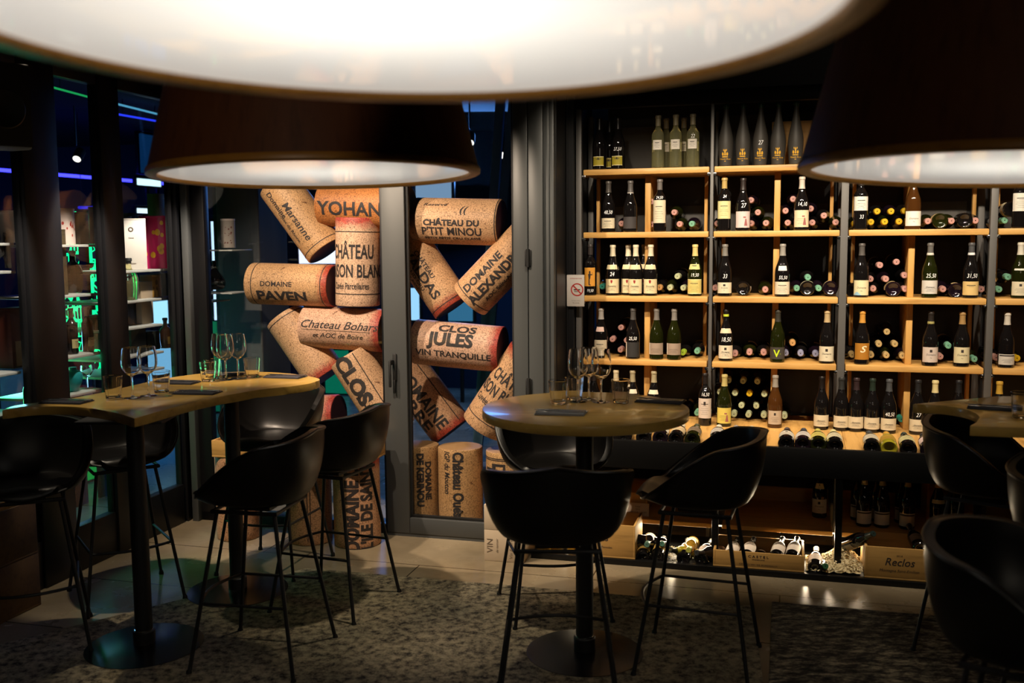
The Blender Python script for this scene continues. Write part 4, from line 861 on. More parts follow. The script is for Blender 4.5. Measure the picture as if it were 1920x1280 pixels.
# ------------------------------------------------------------------ tables
def column_base(parent, x, y, ztop, n=''):
    mb = MB(); mb.lathe([(0, 0), (.247, 0), (.25, .003), (.248, .010), (.10, .020), (.045, .022), (0, .022)], 64); b = mb.build('base', M['base_plate'], parent, (x, y, 0))
    mb = MB(); mb.lathe([(.046, .018), (.046, .075), (.0435, .078), (.037, .079), (.037, ztop), (0, ztop)], 32); mb.build('column', M['black_powder'], parent, (x, y, 0))
    mb = MB(); mb.lathe([(.0372, .079), (.0395, .0795), (.0395, .083), (.0372, .0835)], 32); mb.build('collar', M['chrome'], parent, (x, y, 0))
    mb = MB(); mb.box(-.18, -.18, ztop-.012, .18, .18, ztop, .002); mb.build('mounting_plate', M['black_powder'], parent, (x, y, 0))
TT = 1.07; TK = .038
t = thing('bar_table', 'round oak bar table with black column in the centre', 'table', (.30, 4.07, 0))
mb = MB(); mb.prism([(.425*cos(2*pi*k/96), .425*sin(2*pi*k/96)) for k in range(96)], TT-TK, TT, .003); mb.build('tabletop', M['oak'], t); column_base(t, 0, .03, TT-TK)
def curve_poly(pts, n=10):
    out = []
    for p in pts: out.append(p)
    return out
def spl(P_, n=8):
    out = []
    for i in range(len(P_)-1):
        p0 = P_[max(i-1, 0)]; p1 = P_[i]; p2 = P_[i+1]; p3 = P_[min(i+2, len(P_)-1)]
        for k in range(n):
            t = k/n; out.append(tuple(.5*((2*p1[j])+(-p0[j]+p2[j])*t+(2*p0[j]-5*p1[j]+4*p2[j]-p3[j])*t*t+(-p0[j]+3*p1[j]-3*p2[j]+p3[j])*t**3) for j in (0, 1)))
    return out+[P_[-1]]
tp = lambda *q: [tuple(onz(x, y, TT)[:2]) for x, y in q]
bite = spl(tp((4, 769), (70, 762), (140, 762), (205, 771), (252, 784)))
edge = spl(tp((252, 784), (370, 752), (480, 731)), 4)
roundend = spl(tp((480, 731), (560, 722), (592, 715), (597, 709), (560, 702), (500, 697), (430, 697), (375, 700)))
back = spl(tp((375, 700), (310, 709), (255, 721), (190, 736), (120, 749)))
lefta = spl(tp((120, 749), (55, 756), (20, 762), (4, 769)), 4)
poly = bite[:-1]+edge[:-1]+roundend[:-1]+back[:-1]+lefta[:-1]
t = thing('bar_table', 'long curved oak bar table on two black columns at the left windows', 'table', (0, 0, 0))
mb = MB(); mb.prism(poly, TT-TK, TT, .003); mb.build('tabletop', M['oak'], t)
column_base(t, -1.62, 4.21, TT-TK); column_base(t, -1.40, 4.90, TT-TK)
bite = spl(tp((1712, 757), (1770, 760), (1815, 768), (1835, 779), (1832, 790), (1819, 798)))
rest = [(1.90, 3.545), (2.55, 3.42), (2.75, 3.6), (2.72, 4.0), (2.45, 4.28), (2.1, 4.28)]
poly = bite+rest
t = thing('bar_table', 'oak bar table with concave bite at the right edge', 'table', (0, 0, 0))
mb = MB(); mb.prism(poly, TT-TK, TT, .003); mb.build('tabletop', M['oak'], t); column_base(t, 2.38, 3.82, TT-TK)
# ------------------------------------------------------------------ stools
def stool_proto():
    root = bpy.data.objects.new('bar_stool', None); COL.objects.link(root)
    b = bmesh.new(); NA, NR = 56, 16; z0 = .695
    def outline(ph):                                       # ph from front (+Y)
        c, s_ = cos(ph), sin(ph); a = .272; bb = .232 if c > 0 else .262; e = 2.5
        k = (abs(s_)/a)**e+(abs(c)/bb)**e; r = k**(-1/e); return r*s_, r*c
    def hh(ph):
        d = abs(math.degrees(ph)); t_ = min(1, max(0, (d-34)/82)); t_ = t_*t_*(3-2*t_); return .728+.215*t_+.045*max(0, (d-100)/80)
    rings = []
    for j in range(NR+1):
        t_ = j/NR; ring = []
        for i in range(NA):
            ph = -pi+2*pi*i/NA; x, y = outline(ph); h = hh(ph)
            if t_ < .5: k = t_/.5*.70; z = z0+.006*(1-(t_/.5)**2)+.004
            else:
                s_ = (t_-.5)/.5; k = .70+.30*sin(s_*pi/2)**.95; z = z0+.004+(h-z0)*(s_**1.55)
                if abs(math.degrees(ph)) < 50: w = 1-abs(math.degrees(ph))/50; z = z*(1-w)+(z0+.012+.02*sin(min(1, s_*1.15)*pi)+(-.012 if s_ > .9 else 0))*w
            ring.append(b.verts.new((x*k, y*k, z)))
        rings.append(ring)
    for A, Bv in zip(rings, rings[1:]):
        for i in range(NA): 
            f = (A[i], A[(i+1) % NA], Bv[(i+1) % NA], Bv[i])
            if A is rings[0]: continue
            b.faces.new(f)
    cv = b.verts.new((0, 0, z0+.010))
    for i in range(NA): b.faces.new((cv, rings[1][i], rings[1][(i+1) % NA]))
    for v in rings[0]: b.verts.remove(v)
    bmesh.ops.recalc_face_normals(b, faces=b.faces)
    if sum(f.normal.z for f in b.faces) < 0: bmesh.ops.reverse_faces(b, faces=b.faces)
    mb = MB(); mb.bm.free(); mb.bm = b
    o = mb.build('seat_shell', M['leather'], root, ang=80)
    md = o.modifiers.new('thick', 'SOLIDIFY'); md.thickness = .026; md.offset = -1
    md = o.modifiers.new('bev', 'BEVEL'); md.width = .008; md.segments = 3; md.limit_method = 'ANGLE'; md.angle_limit = radians(50)
    dg = bpy.context.evaluated_depsgraph_get(); me = bpy.data.meshes.new_from_object(o.evaluated_get(dg)); o.modifiers.clear(); o.data = me
    for p_ in me.polygons: p_.use_smooth = True
    # piping along the rim
    pts = []
    for i in range(NA):
        ph = -pi+2*pi*i/NA; x, y = outline(ph); r_ = rings
    top = [(v[0], v[1], v[2]) for v in []]
    for i in range(NA):
        ph = -pi+2*pi*i/NA; x, y = outline(ph); h = hh(ph); z = z0+.004+(h-z0)
        if abs(math.degrees(ph)) < 50: w = 1-abs(math.degrees(ph))/50; z = z*(1-w)+(z0+.012+.02*sin(pi)-.012)*w
        pts.append((x*1.002, y*1.002, z-.002))
    mb = MB(); mb.tube(pts, .006, 6, closed=True); mb.build('piping', M['leather'], root)
    mb = MB(); s = .185; mb.prism([(x*.66, y*.62) for x, y in [outline(2*pi*k/40) for k in range(40)]], z0+.004, z0+.030, .008, seg=3); mb.build('seat_pad', M['leather'], root)
    mb = MB(); mb.tube([(-.15, -.14, .667), (.15, -.14, .667), (.15, .14, .667), (-.15, .14, .667)], .009, 8, closed=True); mb.box(-.08, -.08, .657, .08, .08, .675, .003); mb.build('under_frame', M['black_powder'], root)
    tops, feet = (.135, .125), (.228, .228); j = .29/.622
    for sx in (-1, 1):
        for sy in (-1, 1):
            mb = MB(); mb.tube([(sx*tops[0], sy*tops[1], .670), (sx*feet[0], sy*feet[1], .004)], .0085, 10); l = mb.build('leg', M['black_powder'], root)
            mb = MB(); mb.lathe([(0, 0), (.012, 0), (.013, .004), (.011, .016), (.0085, .020)], 16); mb.build('foot', M['black'], l, (sx*feet[0], sy*feet[1], 0))
    def at(sx, sy, k=.29):
        t_ = 1-k/.667; return (sx*(tops[0]+(feet[0]-tops[0])*t_), sy*(tops[1]+(feet[1]-tops[1])*t_), k)
    A, Bq, Cq, D = at(-1, 1), at(1, 1), at(1, -1), at(-1, -1)
    fr = [tuple(A[k]+(Bq[k]-A[k])*q/8+(0, .05*sin(pi*q/8), 0)[k] for k in range(3)) for q in range(9)]
    mb = MB(); mb.tube(fr, .007, 8); mb.build('footrest', M['black_powder'], root)
    mb = MB(); mb.tube([A, D], .0065, 8); mb.build('side_bar', M['black_powder'], root)
    mb = MB(); mb.tube([Bq, Cq], .0065, 8); mb.build('side_bar', M['black_powder'], root)
    return root
proto = stool_proto()
def copy_tree(o, parent=None):
    c = o.copy(); COL.objects.link(c); c.parent = parent
    for ch in o.children: copy_tree(ch, c)
    return c
ST = [((.16, 3.56), (.03, 1), 'black bucket bar stool with its back to the viewer at the round table'),
      ((.19, 4.62), (.17, -.98), 'black bar stool behind the round table, facing the viewer'),
      ((.77, 4.015), (-.47, .16), 'black bar stool at the right side of the round table, facing left'),
      ((-1.065, 4.10), (-.5, .10), 'black bar stool front right of the long table, facing left'),
      ((-.87, 4.72), (-.45, .17), 'black bar stool at right end of the long table, nearest the door'),
      ((-1.30, 5.30), (-.12, -.42), 'black bar stool behind the long table, open seat facing the viewer'),
      ((-2.13, 4.27), (.40, -.92), 'black bar stool at the far left edge, front edge shining'),
      ((-1.95, 4.86), (.55, -.83), 'black bar stool by the left windows, half behind the long table'),
      ((2.02, 4.14), (.8, -.6), 'black bar stool tucked at the bite of the right table'),
      ((1.35, 2.50), (.8, -.6), 'black bar stool in the near right foreground, blurred'),
      ((1.97, 3.28), (.6, -.8), 'black bar stool cut off at the right edge, behind the foreground one')]
for i, ((x, y), (dx, dy), lb) in enumerate(ST):
    o = proto if i == 0 else copy_tree(proto)
    o.location = (x, y, 0); o.rotation_euler = (0, 0, math.atan2(dy, dx)-pi/2); tag(o, lb, 'bar stool', 'black bucket bar stools')
# ------------------------------------------------------------------ pendant lamps
def diffuser_mat():
    X = bpy.data.materials.new('lamp_diffuser'); X.use_nodes = True; nt = X.node_tree; nt.nodes.clear()
    o = nt.nodes.new('ShaderNodeOutputMaterial'); e = nt.nodes.new('ShaderNodeEmission'); e.inputs[0].default_value = (1, .96, .88, 1); e.inputs[1].default_value = .50
    t = nt.nodes.new('ShaderNodeBsdfTranslucent'); t.inputs[0].default_value = (.95, .95, .92, 1); g = nt.nodes.new('ShaderNodeBsdfGlossy'); g.inputs['Roughness'].default_value = .04
    a = nt.nodes.new('ShaderNodeAddShader'); f = nt.nodes.new('ShaderNodeFresnel'); f.inputs[0].default_value = 1.4; mx = nt.nodes.new('ShaderNodeMixShader')
    nt.links.new(e.outputs[0], a.inputs[0]); nt.links.new(t.outputs[0], a.inputs[1]); nt.links.new(f.outputs[0], mx.inputs[0]); nt.links.new(a.outputs[0], mx.inputs[1]); nt.links.new(g.outputs[0], mx.inputs[2]); nt.links.new(mx.outputs[0], o.inputs[0]); return X
M['diffuser'] = diffuser_mat()
def lamp_proto():
    root = bpy.data.objects.new('pendant_lamp', None); COL.objects.link(root)
    mb = MB(); mb.lathe([(.538, .012), (.548, .012), (.402, .64), (.392, .64)], 96, closed=True); mb.build('shade', M['shade'], root)
    mb = MB(); mb.lathe([(.518, 0), (.545, 0), (.552, .004), (.553, .016), (.549, .024), (.520, .024), (.516, .018), (.516, .004)], 96, closed=True); mb.build('rim', M['rim'], root)
    mb = MB(); mb.face([(.517*cos(-2*pi*k/96), .517*sin(-2*pi*k/96), .012) for k in range(96)]); mb.norec = True; mb.build('diffuser', M['diffuser'], root, smooth=False)
    mb = MB(); mb.lathe([(0, .632), (.394, .632), (.394, .640), (0, .640)], 64); mb.build('top_plate', M['black_powder'], root)
    mb = MB(); mb.tube([(0, 0, .64), (0, 0, 1.0)], .004, 8); mb.build('cord', M['black'], root)
    mb = MB(); mb.lathe([(0, .30), (.02, .305), (.034, .33), (.034, .35), (.02, .38), (.014, .40), (.014, .44), (0, .44)], 24); mb.build('bulb', emission('bulb', (1, .94, .82), 3), root)
    return root
lp = lamp_proto()
for i, ((x, y, z), (tx, ty), lb) in enumerate((((-.14, 1.19, 2.013), (-.011, -.034), 'huge blurred pendant lamp at the top of the picture, nearest the viewer'),
        ((-.655, 3.42, 1.979), (.013, -.024), 'brown conical pendant lamp hanging before the corks'),
        ((1.358, 2.76, 1.935), (-.036, -.023), 'brown conical pendant lamp at the upper right before the shelves'))):
    o = lp if i == 0 else copy_tree(lp); o.location = (x, y, z); o.rotation_euler = (ty, -tx, 0); tag(o, lb, 'pendant lamp', 'conical veneer pendant lamps')
    light('POINT', 'lamp_bulb', (x, y, z+.34), (x, y, 0), 11, (1, .95, .85), shadow_soft_size=.06)
# ------------------------------------------------------------------ tableware
def wineglass():
    root = bpy.data.objects.new('wine_glass', None); COL.objects.link(root)
    out = smooth_prof([(.006, .088), (.022, .098), (.035, .118), (.0385, .140), (.0365, .168), (.0315, .200)], 4)
    prof = out+[(.0308, .2005)]+[(max(r-.0013, .0), z+.0015 if z < .1 else z) for r, z in out[::-1]]+[(0, .0905)]
    mb = MB(); mb.lathe([(0, .086)]+prof, 40); mb.build('bowl', M['glass'], root)
    mb = MB(); mb.lathe([(0, 0), (.033, 0), (.034, .0012), (.030, .0022), (.010, .004), (.0042, .010), (.0036, .05), (.0040, .080), (.0058, .0875), (0, .0878)], 32); mb.build('stem', M['glass'], root)
    return root
def tumbler():
    mb = MB(); mb.lathe([(0, 0), (.026, 0), (.029, .003), (.0325, .03), (.0375, .088), (.0372, .0895), (.0360, .089), (.0310, .032), (.0270, .012), (.020, .009), (0, .0095)], 12)
    return mb.build('tumbler', M['glass'], None, smooth=True, ang=15)
wg = wineglass(); tb = tumbler(); first = {'w': True, 't': True}
def put(kind, x, y, label, group):
    p = onz(x, y, TT)
    if kind == 'w': o = wg if first['w'] else copy_tree(wg); first['w'] = False; c = 'wine glass'
    else:
        if first['t']: o = tb
        else: o = tb.copy(); COL.objects.link(o)
        first['t'] = False; c = 'tumbler'
    o.location = (p.x, p.y, TT+.0005); o.scale = (1.13,)*3; o.rotation_euler = (0, 0, random.uniform(0, 3)); tag(o, label, c, group); return o
for k, x, y, lb in (('w', 1084, 753, 'wine glass on the round table, leftmost of three'), ('w', 1104, 749, 'wine glass on the round table, middle of three'), ('w', 1127, 754, 'wine glass on the round table, rightmost of three'),
        ('t', 1047, 757, 'clear tumbler on the round table, leftmost and nearest'), ('t', 1077, 750, 'clear tumbler just behind the leftmost one on the round table'), ('t', 1164, 756, 'clear tumbler right of the wine glasses on the round table')):
    put(k, x, y, lb, 'glassware on the round table')
for k, x, y, lb in (('w', 249, 746, 'wine glass at the left end of the long table, left of two'), ('w', 279, 742, 'wine glass at the left end of the long table, right of two'), ('t', 213, 747, 'tumbler left of the wine glasses on the long table'), ('t', 303, 736, 'tumbler just right of the left pair of wine glasses'),
        ('t', 391, 715, 'tumbler left of the three wine glasses on the long table'), ('t', 399, 711, 'tumbler overlapping behind another, left of three wine glasses'), ('w', 414, 708, 'wine glass in the right trio of the long table, leftmost'), ('w', 424, 712, 'wine glass in the right trio of the long table, middle'), ('w', 447, 709, 'wine glass in the right trio of the long table, rightmost'), ('t', 473, 708, 'tumbler right of the wine glass trio on the long table')):
    put(k, x, y, lb, 'glassware on the long table')
put('t', 1916, 784, 'tumbler at the right picture edge on the right table', None)
def fork():
    mb = MB(); mb.prism([(-.003, -.10), (.003, -.10), (.0045, -.04), (.0022, .02), (.003, .035), (.0105, .052), (.0115, .062), (-.0115, .062), (-.0105, .052), (-.003, .035), (-.0022, .02), (-.0045, -.04)], 0, .002, .0005)
    for k in range(4): mb.box(-.0115+.0063*k, .060, .0, -.0115+.0063*k+.004, .098, .002, .0004)
    return mb.build('fork', M['chrome'])
def knife():
    mb = MB(); mb.prism([(-.004, -.11), (.004, -.11), (.0055, -.06), (.004, -.01), (.0065, .01), (.0085, .06), (.006, .10), (-.001, .112), (-.004, .105), (-.004, -.01)], 0, .0025, .0006)
    return mb.build('knife', M['chrome'])
fk, kn = fork(), knife(); ff = [True]
def setting(x, y, ang, lb, light_=False):
    p = onz(x, y, TT); o = thing('napkin', 'folded dark grey napkin '+lb, 'napkin', (p.x, p.y, TT+.0005), ang, 'folded napkins')
    mn = M['napkin_light'] if light_ else M['napkin']
    mb = MB(); mb.box(-.055, -.10, 0, .055, .10, .004, .0018); mb.build('lower_fold', mn, o)
    mb = MB(); b = MB(); mb.prism([(-.053, -.098), (.050, -.095), (.053, .06), (.02, .098), (-.050, .096)], .0042, .0085, .0018); mb.build('upper_fold', mn, o)
    for q, (src, nm, dx) in enumerate(((fk, 'fork', -.018), (kn, 'knife', .014))):
        c = src if ff[0] else src.copy()
        if not ff[0]: COL.objects.link(c)
        a = ang+.05*(1-2*q); c.location = (p.x+dx*cos(ang), p.y+dx*sin(ang), TT+.0098); c.rotation_euler = (0, 0, a); tag(c, 'steel %s on the napkin %s' % (nm, lb), nm, 'steel cutlery')
    ff[0] = False
setting(1052, 775, radians(78), 'at the front of the round table', True)
setting(1238, 753, radians(68), 'at the right side of the round table')
setting(125, 754, radians(80), 'at the left end of the long table')
setting(370, 737, radians(82), 'at the front middle of the long table')
setting(333, 718, radians(80), 'behind the left wine glasses')
setting(535, 707, radians(75), 'at the right end of the long table')
setting(420, 703, radians(85), 'behind the right wine glass trio')
setting(1865, 766, radians(62), 'on the right table')
# ------------------------------------------------------------------ rugs
def rug(pts, label, m_, h=.008):
    mb = MB(); mb.prism(pts, 0.0008, h, .003); o = mb.build('rug', m_, None, smooth=False); tag(o, label, 'rug')
q = [tuple(onz(*p, 0)[:2]) for p in ((575, 1067), (1411, 1138), (1431, 1279))]
dv = (q[2][0]-q[1][0], q[2][1]-q[1][1]); l = math.hypot(*dv); dv = (dv[0]/l, dv[1]/l); Ld = 2.9
a_ = onz(210, 1158, 0); 
e = onz(575, 1067, 0); sl = ((a_-e).x, (a_-e).y); l2 = math.hypot(*sl); sl = (sl[0]/l2*1.75, sl[1]/l2*1.75)
rug([q[0], (q[0][0]+sl[0], q[0][1]+sl[1]), (q[0][0]+sl[0]+.1, q[0][1]+sl[1]-2.1), (q[1][0]+dv[0]*Ld, q[1][1]+dv[1]*Ld), q[1]], 'large worn beige and blue-grey rug under the tables', M['rug1'])
a, b = onz(1447, 1130, 0), onz(1752, 1156, 0); e = (b-a).normalized(); n2_ = Vector((-e.y, e.x, 0))*-1
rug([(a.x, a.y), ((a+e*2.6).x, (a+e*2.6).y), ((a+e*2.6+n2_*3.2).x, (a+e*2.6+n2_*3.2).y), ((a+n2_*3.2).x, (a+n2_*3.2).y)], 'dark charcoal streaked rug at the lower right', M['rug2'])
# ------------------------------------------------------------------ display shelving behind the left windows
def PL(off, du, z): return P(-3.74+du, off, z)
def tower(label, o0, o1, ys, du0=-.12, du1=-.47, x=None):
    c = thing('display_shelving', label, 'shelving', P(-3.74, 0), RZ)
    zs = []
    for (xx, yy, a, b) in ys:
        z = SL(xx, yy, du0)[1]; zs.append(z); mb = MB(); mb.box(du1, a, z-.014, du0, b, z, .002); mb.build('shelf', M['white_shelf'], c)
    for du in (du1+.02,):
        for oo in (o0+.02, o1-.02):
            mb = MB(); mb.tube([(du, oo, 0), (du, oo, 2.7)], .009, 8); mb.build('pole', M['steel_post'], c)
    return zs
z1 = tower('slim display shelving behind the leftmost window pane', -1.55, -1.0, [(28, 507, -1.5, -1.02), (30, 697, -1.5, -1.02), (30, 455, -1.5, -1.02)])
z2 = tower('slim display shelving with green glow behind the middle window pane', -.86, -.38, [(160, 458, -.84, -.40), (160, 551, -.84, -.40), (160, 664, -.84, -.40), (160, 735, -.84, -.40)])
z3 = tower('slim display shelving of gift boxes behind the right window pane', -.36, .21, [(285, 505, -.33, .56), (285, 560, -.33, .19), (285, 609, -.33, .19), (285, 661, -.33, .19), (285, 692, -.33, .19)])
def gift(x0, x1, yt, shelf_z, du, label, col, name='gift_box', text=None, dep=.09, tcol='ink', round_=False, spots=None, group=None, rough=.5, turn=0.):
    a, _ = SL(x0, 500, du); b, _ = SL(x1, 500, du); xm = (x0+x1)/2; zt = SL(xm, yt, du)[1]; h = zt-shelf_z; w_ = b-a
    c = thing(name, label, 'box' if not round_ else 'tin', PL((a+b)/2, du-dep/2-(.02 if turn else 0), shelf_z+.0008), RZ+radians(90)+turn, group)
    if turn: w_ *= .78; dep = w_
    mb = MB()
    if round_:
        r = w_/2; mb.lathe([(0, 0), (r, 0), (r, h-.012), (0, h-.012)], 40); mb.build('body', col if not isinstance(col, str) else paper(col, rough), c)
        mb = MB(); mb.lathe([(0, h-.012), (r+.0015, h-.012), (r+.0015, h-.001), (r-.001, h), (0, h)], 40); mb.build('lid', paper('b9a9a0', .3), c)
    else:
        mb.box(-w_/2, -dep/2, 0, w_/2, dep/2, h-.010, .0015); mb.build('body', col if not isinstance(col, str) else paper(col, rough), c)
        mb = MB(); mb.box(-w_/2-.0005, -dep/2-.0005, h-.011, w_/2+.0005, dep/2+.0005, h, .0015); mb.build('lid', col if not isinstance(col, str) else paper(col, rough), c)
    if spots:
        mb = MB(); rr_ = random.Random(int(x0))
        for k in range(spots[1]):
            cx = rr_.uniform(-w_*.4, w_*.4); cz = rr_.uniform(.04, h-.04); r = spots[2]*rr_.uniform(.6, 1.2)
            if round_:
                R = w_/2+.0006; mb.face([(R*sin((cx+r*cos(t*pi/6))/R), -R*cos((cx+r*cos(t*pi/6))/R), cz+1.5*r*sin(t*pi/6)) for t in range(12)])
            else: mb.face([(cx+r*cos(t*pi/6), -dep/2-.0008, cz+1.5*r*sin(t*pi/6)*(1 if t < 7 else .7)) for t in range(12)])
        mb.build('printed_pattern', paper(spots[0], .45), c, smooth=False)
    if text: flat_text('lettering', [(q[0], q[1], q[2], h*q[3], q[4] if len(q) > 4 else 1, 0, .03) for q in text], c, M[tcol] if tcol in M else paper(tcol), 0, 0, -dep/2-.001)
    return c, h
def onshelf(x, yt, sz, du, kind, label, glass, cap, lab=None, sc=None):
    off, zt = SL(x, yt, du); k = (zt-sz)/SHP[kind]['h'] if sc is None else sc
    return bottle(Matrix.Translation(PL(off, du, sz+.0006)) @ Matrix.Rotation(RZ+radians(90), 4, 'Z') @ Matrix.Scale(k, 4), label, kind=kind, glass=glass, cap=cap, lab=lab)
gift(31, 52, 395, z1[2], -.2, 'pale tall box with red lettering in the leftmost pane', 'a79e9a', text=[('ROUGE', .02, 0, .5)], tcol='ink_red')
onshelf(40, 434, z1[0], -.2, 'bordeaux', 'yellowish white wine bottle in the leftmost pane', 'yellow_glass', '1c1a1a')
c, h = gift(14, 58, 577, z1[1], -.22, 'red-brown and cream box in the leftmost pane', '4a1f14'); mb = MB(); mb.box(-.06, -.0465, .01, .06, -.0455, h*.45); mb.build('label', paper('8d8068'), c)
o = flat_text('letter_sign', [('M', .26, 0, 0, .8, 0, .02)], None, paper('8f8c92'), 0, 0, 0); of, z = SL(2, 482, -.25); o.matrix_world = Matrix.Translation(PL(of, -.25, z1[0]+.09)) @ Matrix.Rotation(RZ+radians(90), 4, 'Z'); md = o.modifiers.new('s', 'SOLIDIFY'); md.thickness = .02; tag(o, 'grey letter M standing on the shelf at the far left edge', 'letter sign')
zcab = SL(50, 762, -.2)[1]
onshelf(50, 702, zcab, -.2, 'burgundy', 'dark bottle low behind the leftmost pane', 'dark_glass', '2a2522')
mb = MB(); mb.box(-.47, -1.5, .0, -.12, -1.0, zcab, .004); tag(mb.build('display_cabinet', paper('77766e'), None, P(-3.74, 0), RZ), 'pale low cabinet behind the leftmost pane carrying a dark bottle', 'cabinet')
gift(116, 148, 391, z2[0], -.2, 'round white tin with red pattern in the middle pane', 'b9a79c', 'tin', round_=True, spots=('8c2a22', 14, .006))
gift(153, 171, 398, z2[0], -.2, 'narrow grey box between tins in the middle pane', '5f5b5a', text=[('N A', .012, 0, .6)])
gift(187, 199, 388, z2[0], -.2, 'thin white tube with red print beside the grey post', 'c4b2ac', 'tin', round_=True, spots=('9a2a22', 8, .004))
gift(112, 126, 430, z2[1], -.16, 'tall olive box at left of the middle pane', '3b3220')
onshelf(132, 578, z2[2], -.2, 'bordeaux', 'dark bottle with yellow label, left of pair in middle pane', 'dark_glass', '5b3f2c', (.04, .10, .9, 'b0a06c', 'tl'))
onshelf(162, 576, z2[2], -.2, 'bordeaux', 'dark bottle with yellow label, right of pair in middle pane', 'dark_glass', '5b3f2c', (.04, .10, .9, 'b0a06c', 'tl'))
gift(181, 201, 591, z2[2], -.2, 'black box right of two labelled bottles in the middle pane', '0c0d0e')
onshelf(135, 470, z2[1], -.3, 'squat', 'dark squat bottle behind the olive box in the middle pane', 'dark_glass', '8a8580')
gift(247, 289, 410, z3[0], -.18, 'tall white gift box with round emblem in the right pane', 'e2d8cc', text=[('Maison', .016, 0, .12), ('o', .06, 0, .80, 1), ('Cuvee', .012, 0, .62)], dep=.12, tcol='5a4a40', turn=radians(-52))
gift(291, 329, 405, z3[0], -.18, 'magenta gift box with yellow drops in the right pane', 'c4005e', spots=('d9a41c', 9, .014), dep=.12, turn=radians(-52))
gift(238, 252, 406, z3[0], -.30, 'grey narrow box behind the white gift box', '5d5f60')
gift(303, 326, 364, z3[0], -.37, 'tall gold box lettered TE behind the magenta box', '7c6a34', text=[('T', .055, 0, .90, 1), ('E', .055, 0, .76, 1)], tcol='ink_gold')
onshelf(287, 366, z3[0], -.34, 'bordeaux', 'green bottle with gold capsule between boxes in the right pane', 'green_glass', 'a09038', (.06, .15, 1, 'd5cfc0', 't'), 1.05)
gift(251, 282, 400, z3[0], -.40, 'low dark box lettered BBB behind the white gift box', '4f4c48', text=[('BBB', .03, 0, .93, 1.1)], tcol='chalk')
gift(284, 301, 515, z3[1], -.2, 'amber gold carton on the second level of the right pane', 'a87c3a', spots=('6c4820', 3, .012))
gift(303, 318, 512, z3[1], -.22, 'dark slim carton beside the amber gold one', '15130f')
onshelf(240, 484, z3[1], -.18, 'squat', 'small clear flask at the left of the right pane', 'clear_bottle', '1c1a18')
gift(262, 284, 528, z3[2], -.2, 'tall beige carton on the third level of the right pane', '9c8870')
gift(240, 258, 562 if False else 566, z3[2], -.24, 'black tube at the left of the third level, right pane', '121212', 'tin', round_=True)
gift(240, 268, 618, z3[3], -.2, 'black square carton on the fourth level of the right pane', '101312')
gift(271, 294, 622, z3[3], -.2, 'dark green carton with gold lid, right pane', '141a14')
onshelf(309, 596, z3[3], -.2, 'squat', 'round amber bottle with gold emblem in the right pane', 'amber_glass', '1c1a18', (.03, .08, .7, '8f7430', ''))
def table_thing(x, y, label, mat_, hpx, w):                # small vase standing on the shelf behind the long table
    off, zt = SL(x, y-hpx, -.2); return off, zt
off, zt = SL(136, 688, -.2); sz = z2[3]
mb = MB(); hh_ = max(.10, zt-sz); mb.lathe(smooth_prof([(.0, 0), (.022, .002), (.030, .02), (.045, hh_*.35), (.050, hh_*.62), (.042, hh_*.82), (.022, hh_*.88), (.022, hh_)])+[(0, hh_)], 32)
o = mb.build('carafe', M['teal'], None, PL(off, -.2, sz)); tag(o, 'teal lidded carafe on the lowest shelf of the middle pane', 'carafe')
off, zt = SL(163, 705, -.2); mb = MB(); mb.lathe([(0, 0), (.03, 0), (.004, .006), (.004, .06), (.02, .075), (.035, .10), (.03, .135), (.028, .135), (.032, .10), (.018, .08), (0, .07)], 32)
tag(mb.build('goblet', M['glass'], None, PL(off, -.2, sz)), 'small clear goblet beside the teal carafe', 'goblet')
# corner pane: glass shelves with tin and decanter
c = thing('glass_shelving', 'glass shelves behind the corner pane before the grey wall', 'shelving', O, RZ)
for (x0, x1, y) in ((386, 461, 468), (386, 461, 546), (386, 420, 562)):
    u0_, z = S(x0, y, .62); u1_ = S(x1, y, .62)[0]; mb = MB(); mb.box(u0_, .45, z-.008, u1_, .70, z, .001); mb.build('shelf', M['white_shelf'], c)
u_ = S(388, 500, .62)[0]; mb = MB(); mb.tube([(u_-.01, .66, 0), (u_-.01, .66, 2.7)], .008, 8); mb.build('pole', M['steel_post'], c)
u_, zb = S(432, 466, .6); zt = S(432, 412, .6)[1]; r = .045
c = thing('tin', 'pale round tin with speckled print before the grey wall', 'tin', P(u_, .58, zb+.006), RZ)
mb = MB(); hh_ = zt-zb; mb.lathe([(0, 0), (r, 0), (r, hh_-.012), (0, hh_-.012)], 40); mb.build('body', paper('94887e'), c)
mb = MB(); mb.lathe([(0, hh_-.012), (r+.0015, hh_-.012), (r+.0015, hh_), (0, hh_)], 40); mb.build('lid', paper('b9a9a0', .3), c)
mb = MB(); rr_ = random.Random(4)
for k in range(16):
    a = rr_.uniform(-.2, 1.1); z = rr_.uniform(.02, hh_-.03); q = rr_.uniform(.003, .006); R = r+.0006
    mb.face([(R*sin(a+q*cos(t*pi/4)/R), -R*cos(a+q*cos(t*pi/4)/R), z+q*sin(t*pi/4)) for t in range(8)])
mb.build('printed_pattern', paper('6a4038'), c, smooth=False)
u_, zb = S(408, 544, .6); zt = S(408, 492, .6)[1]; hh_ = .19
mb = MB(); mb.lathe(smooth_prof([(.0, 0), (.05, .003), (.068, .03), (.062, .07), (.035, .11), (.018, .14), (.014, .17), (.020, .19)])+[(.016, .19), (.0, .16)], 32)
o = mb.build('decanter', M['dark_glass'], None, P(u_, .57, zb+.006)); tag(o, 'dark rounded decanter on the glass shelf before the grey wall', 'decanter')
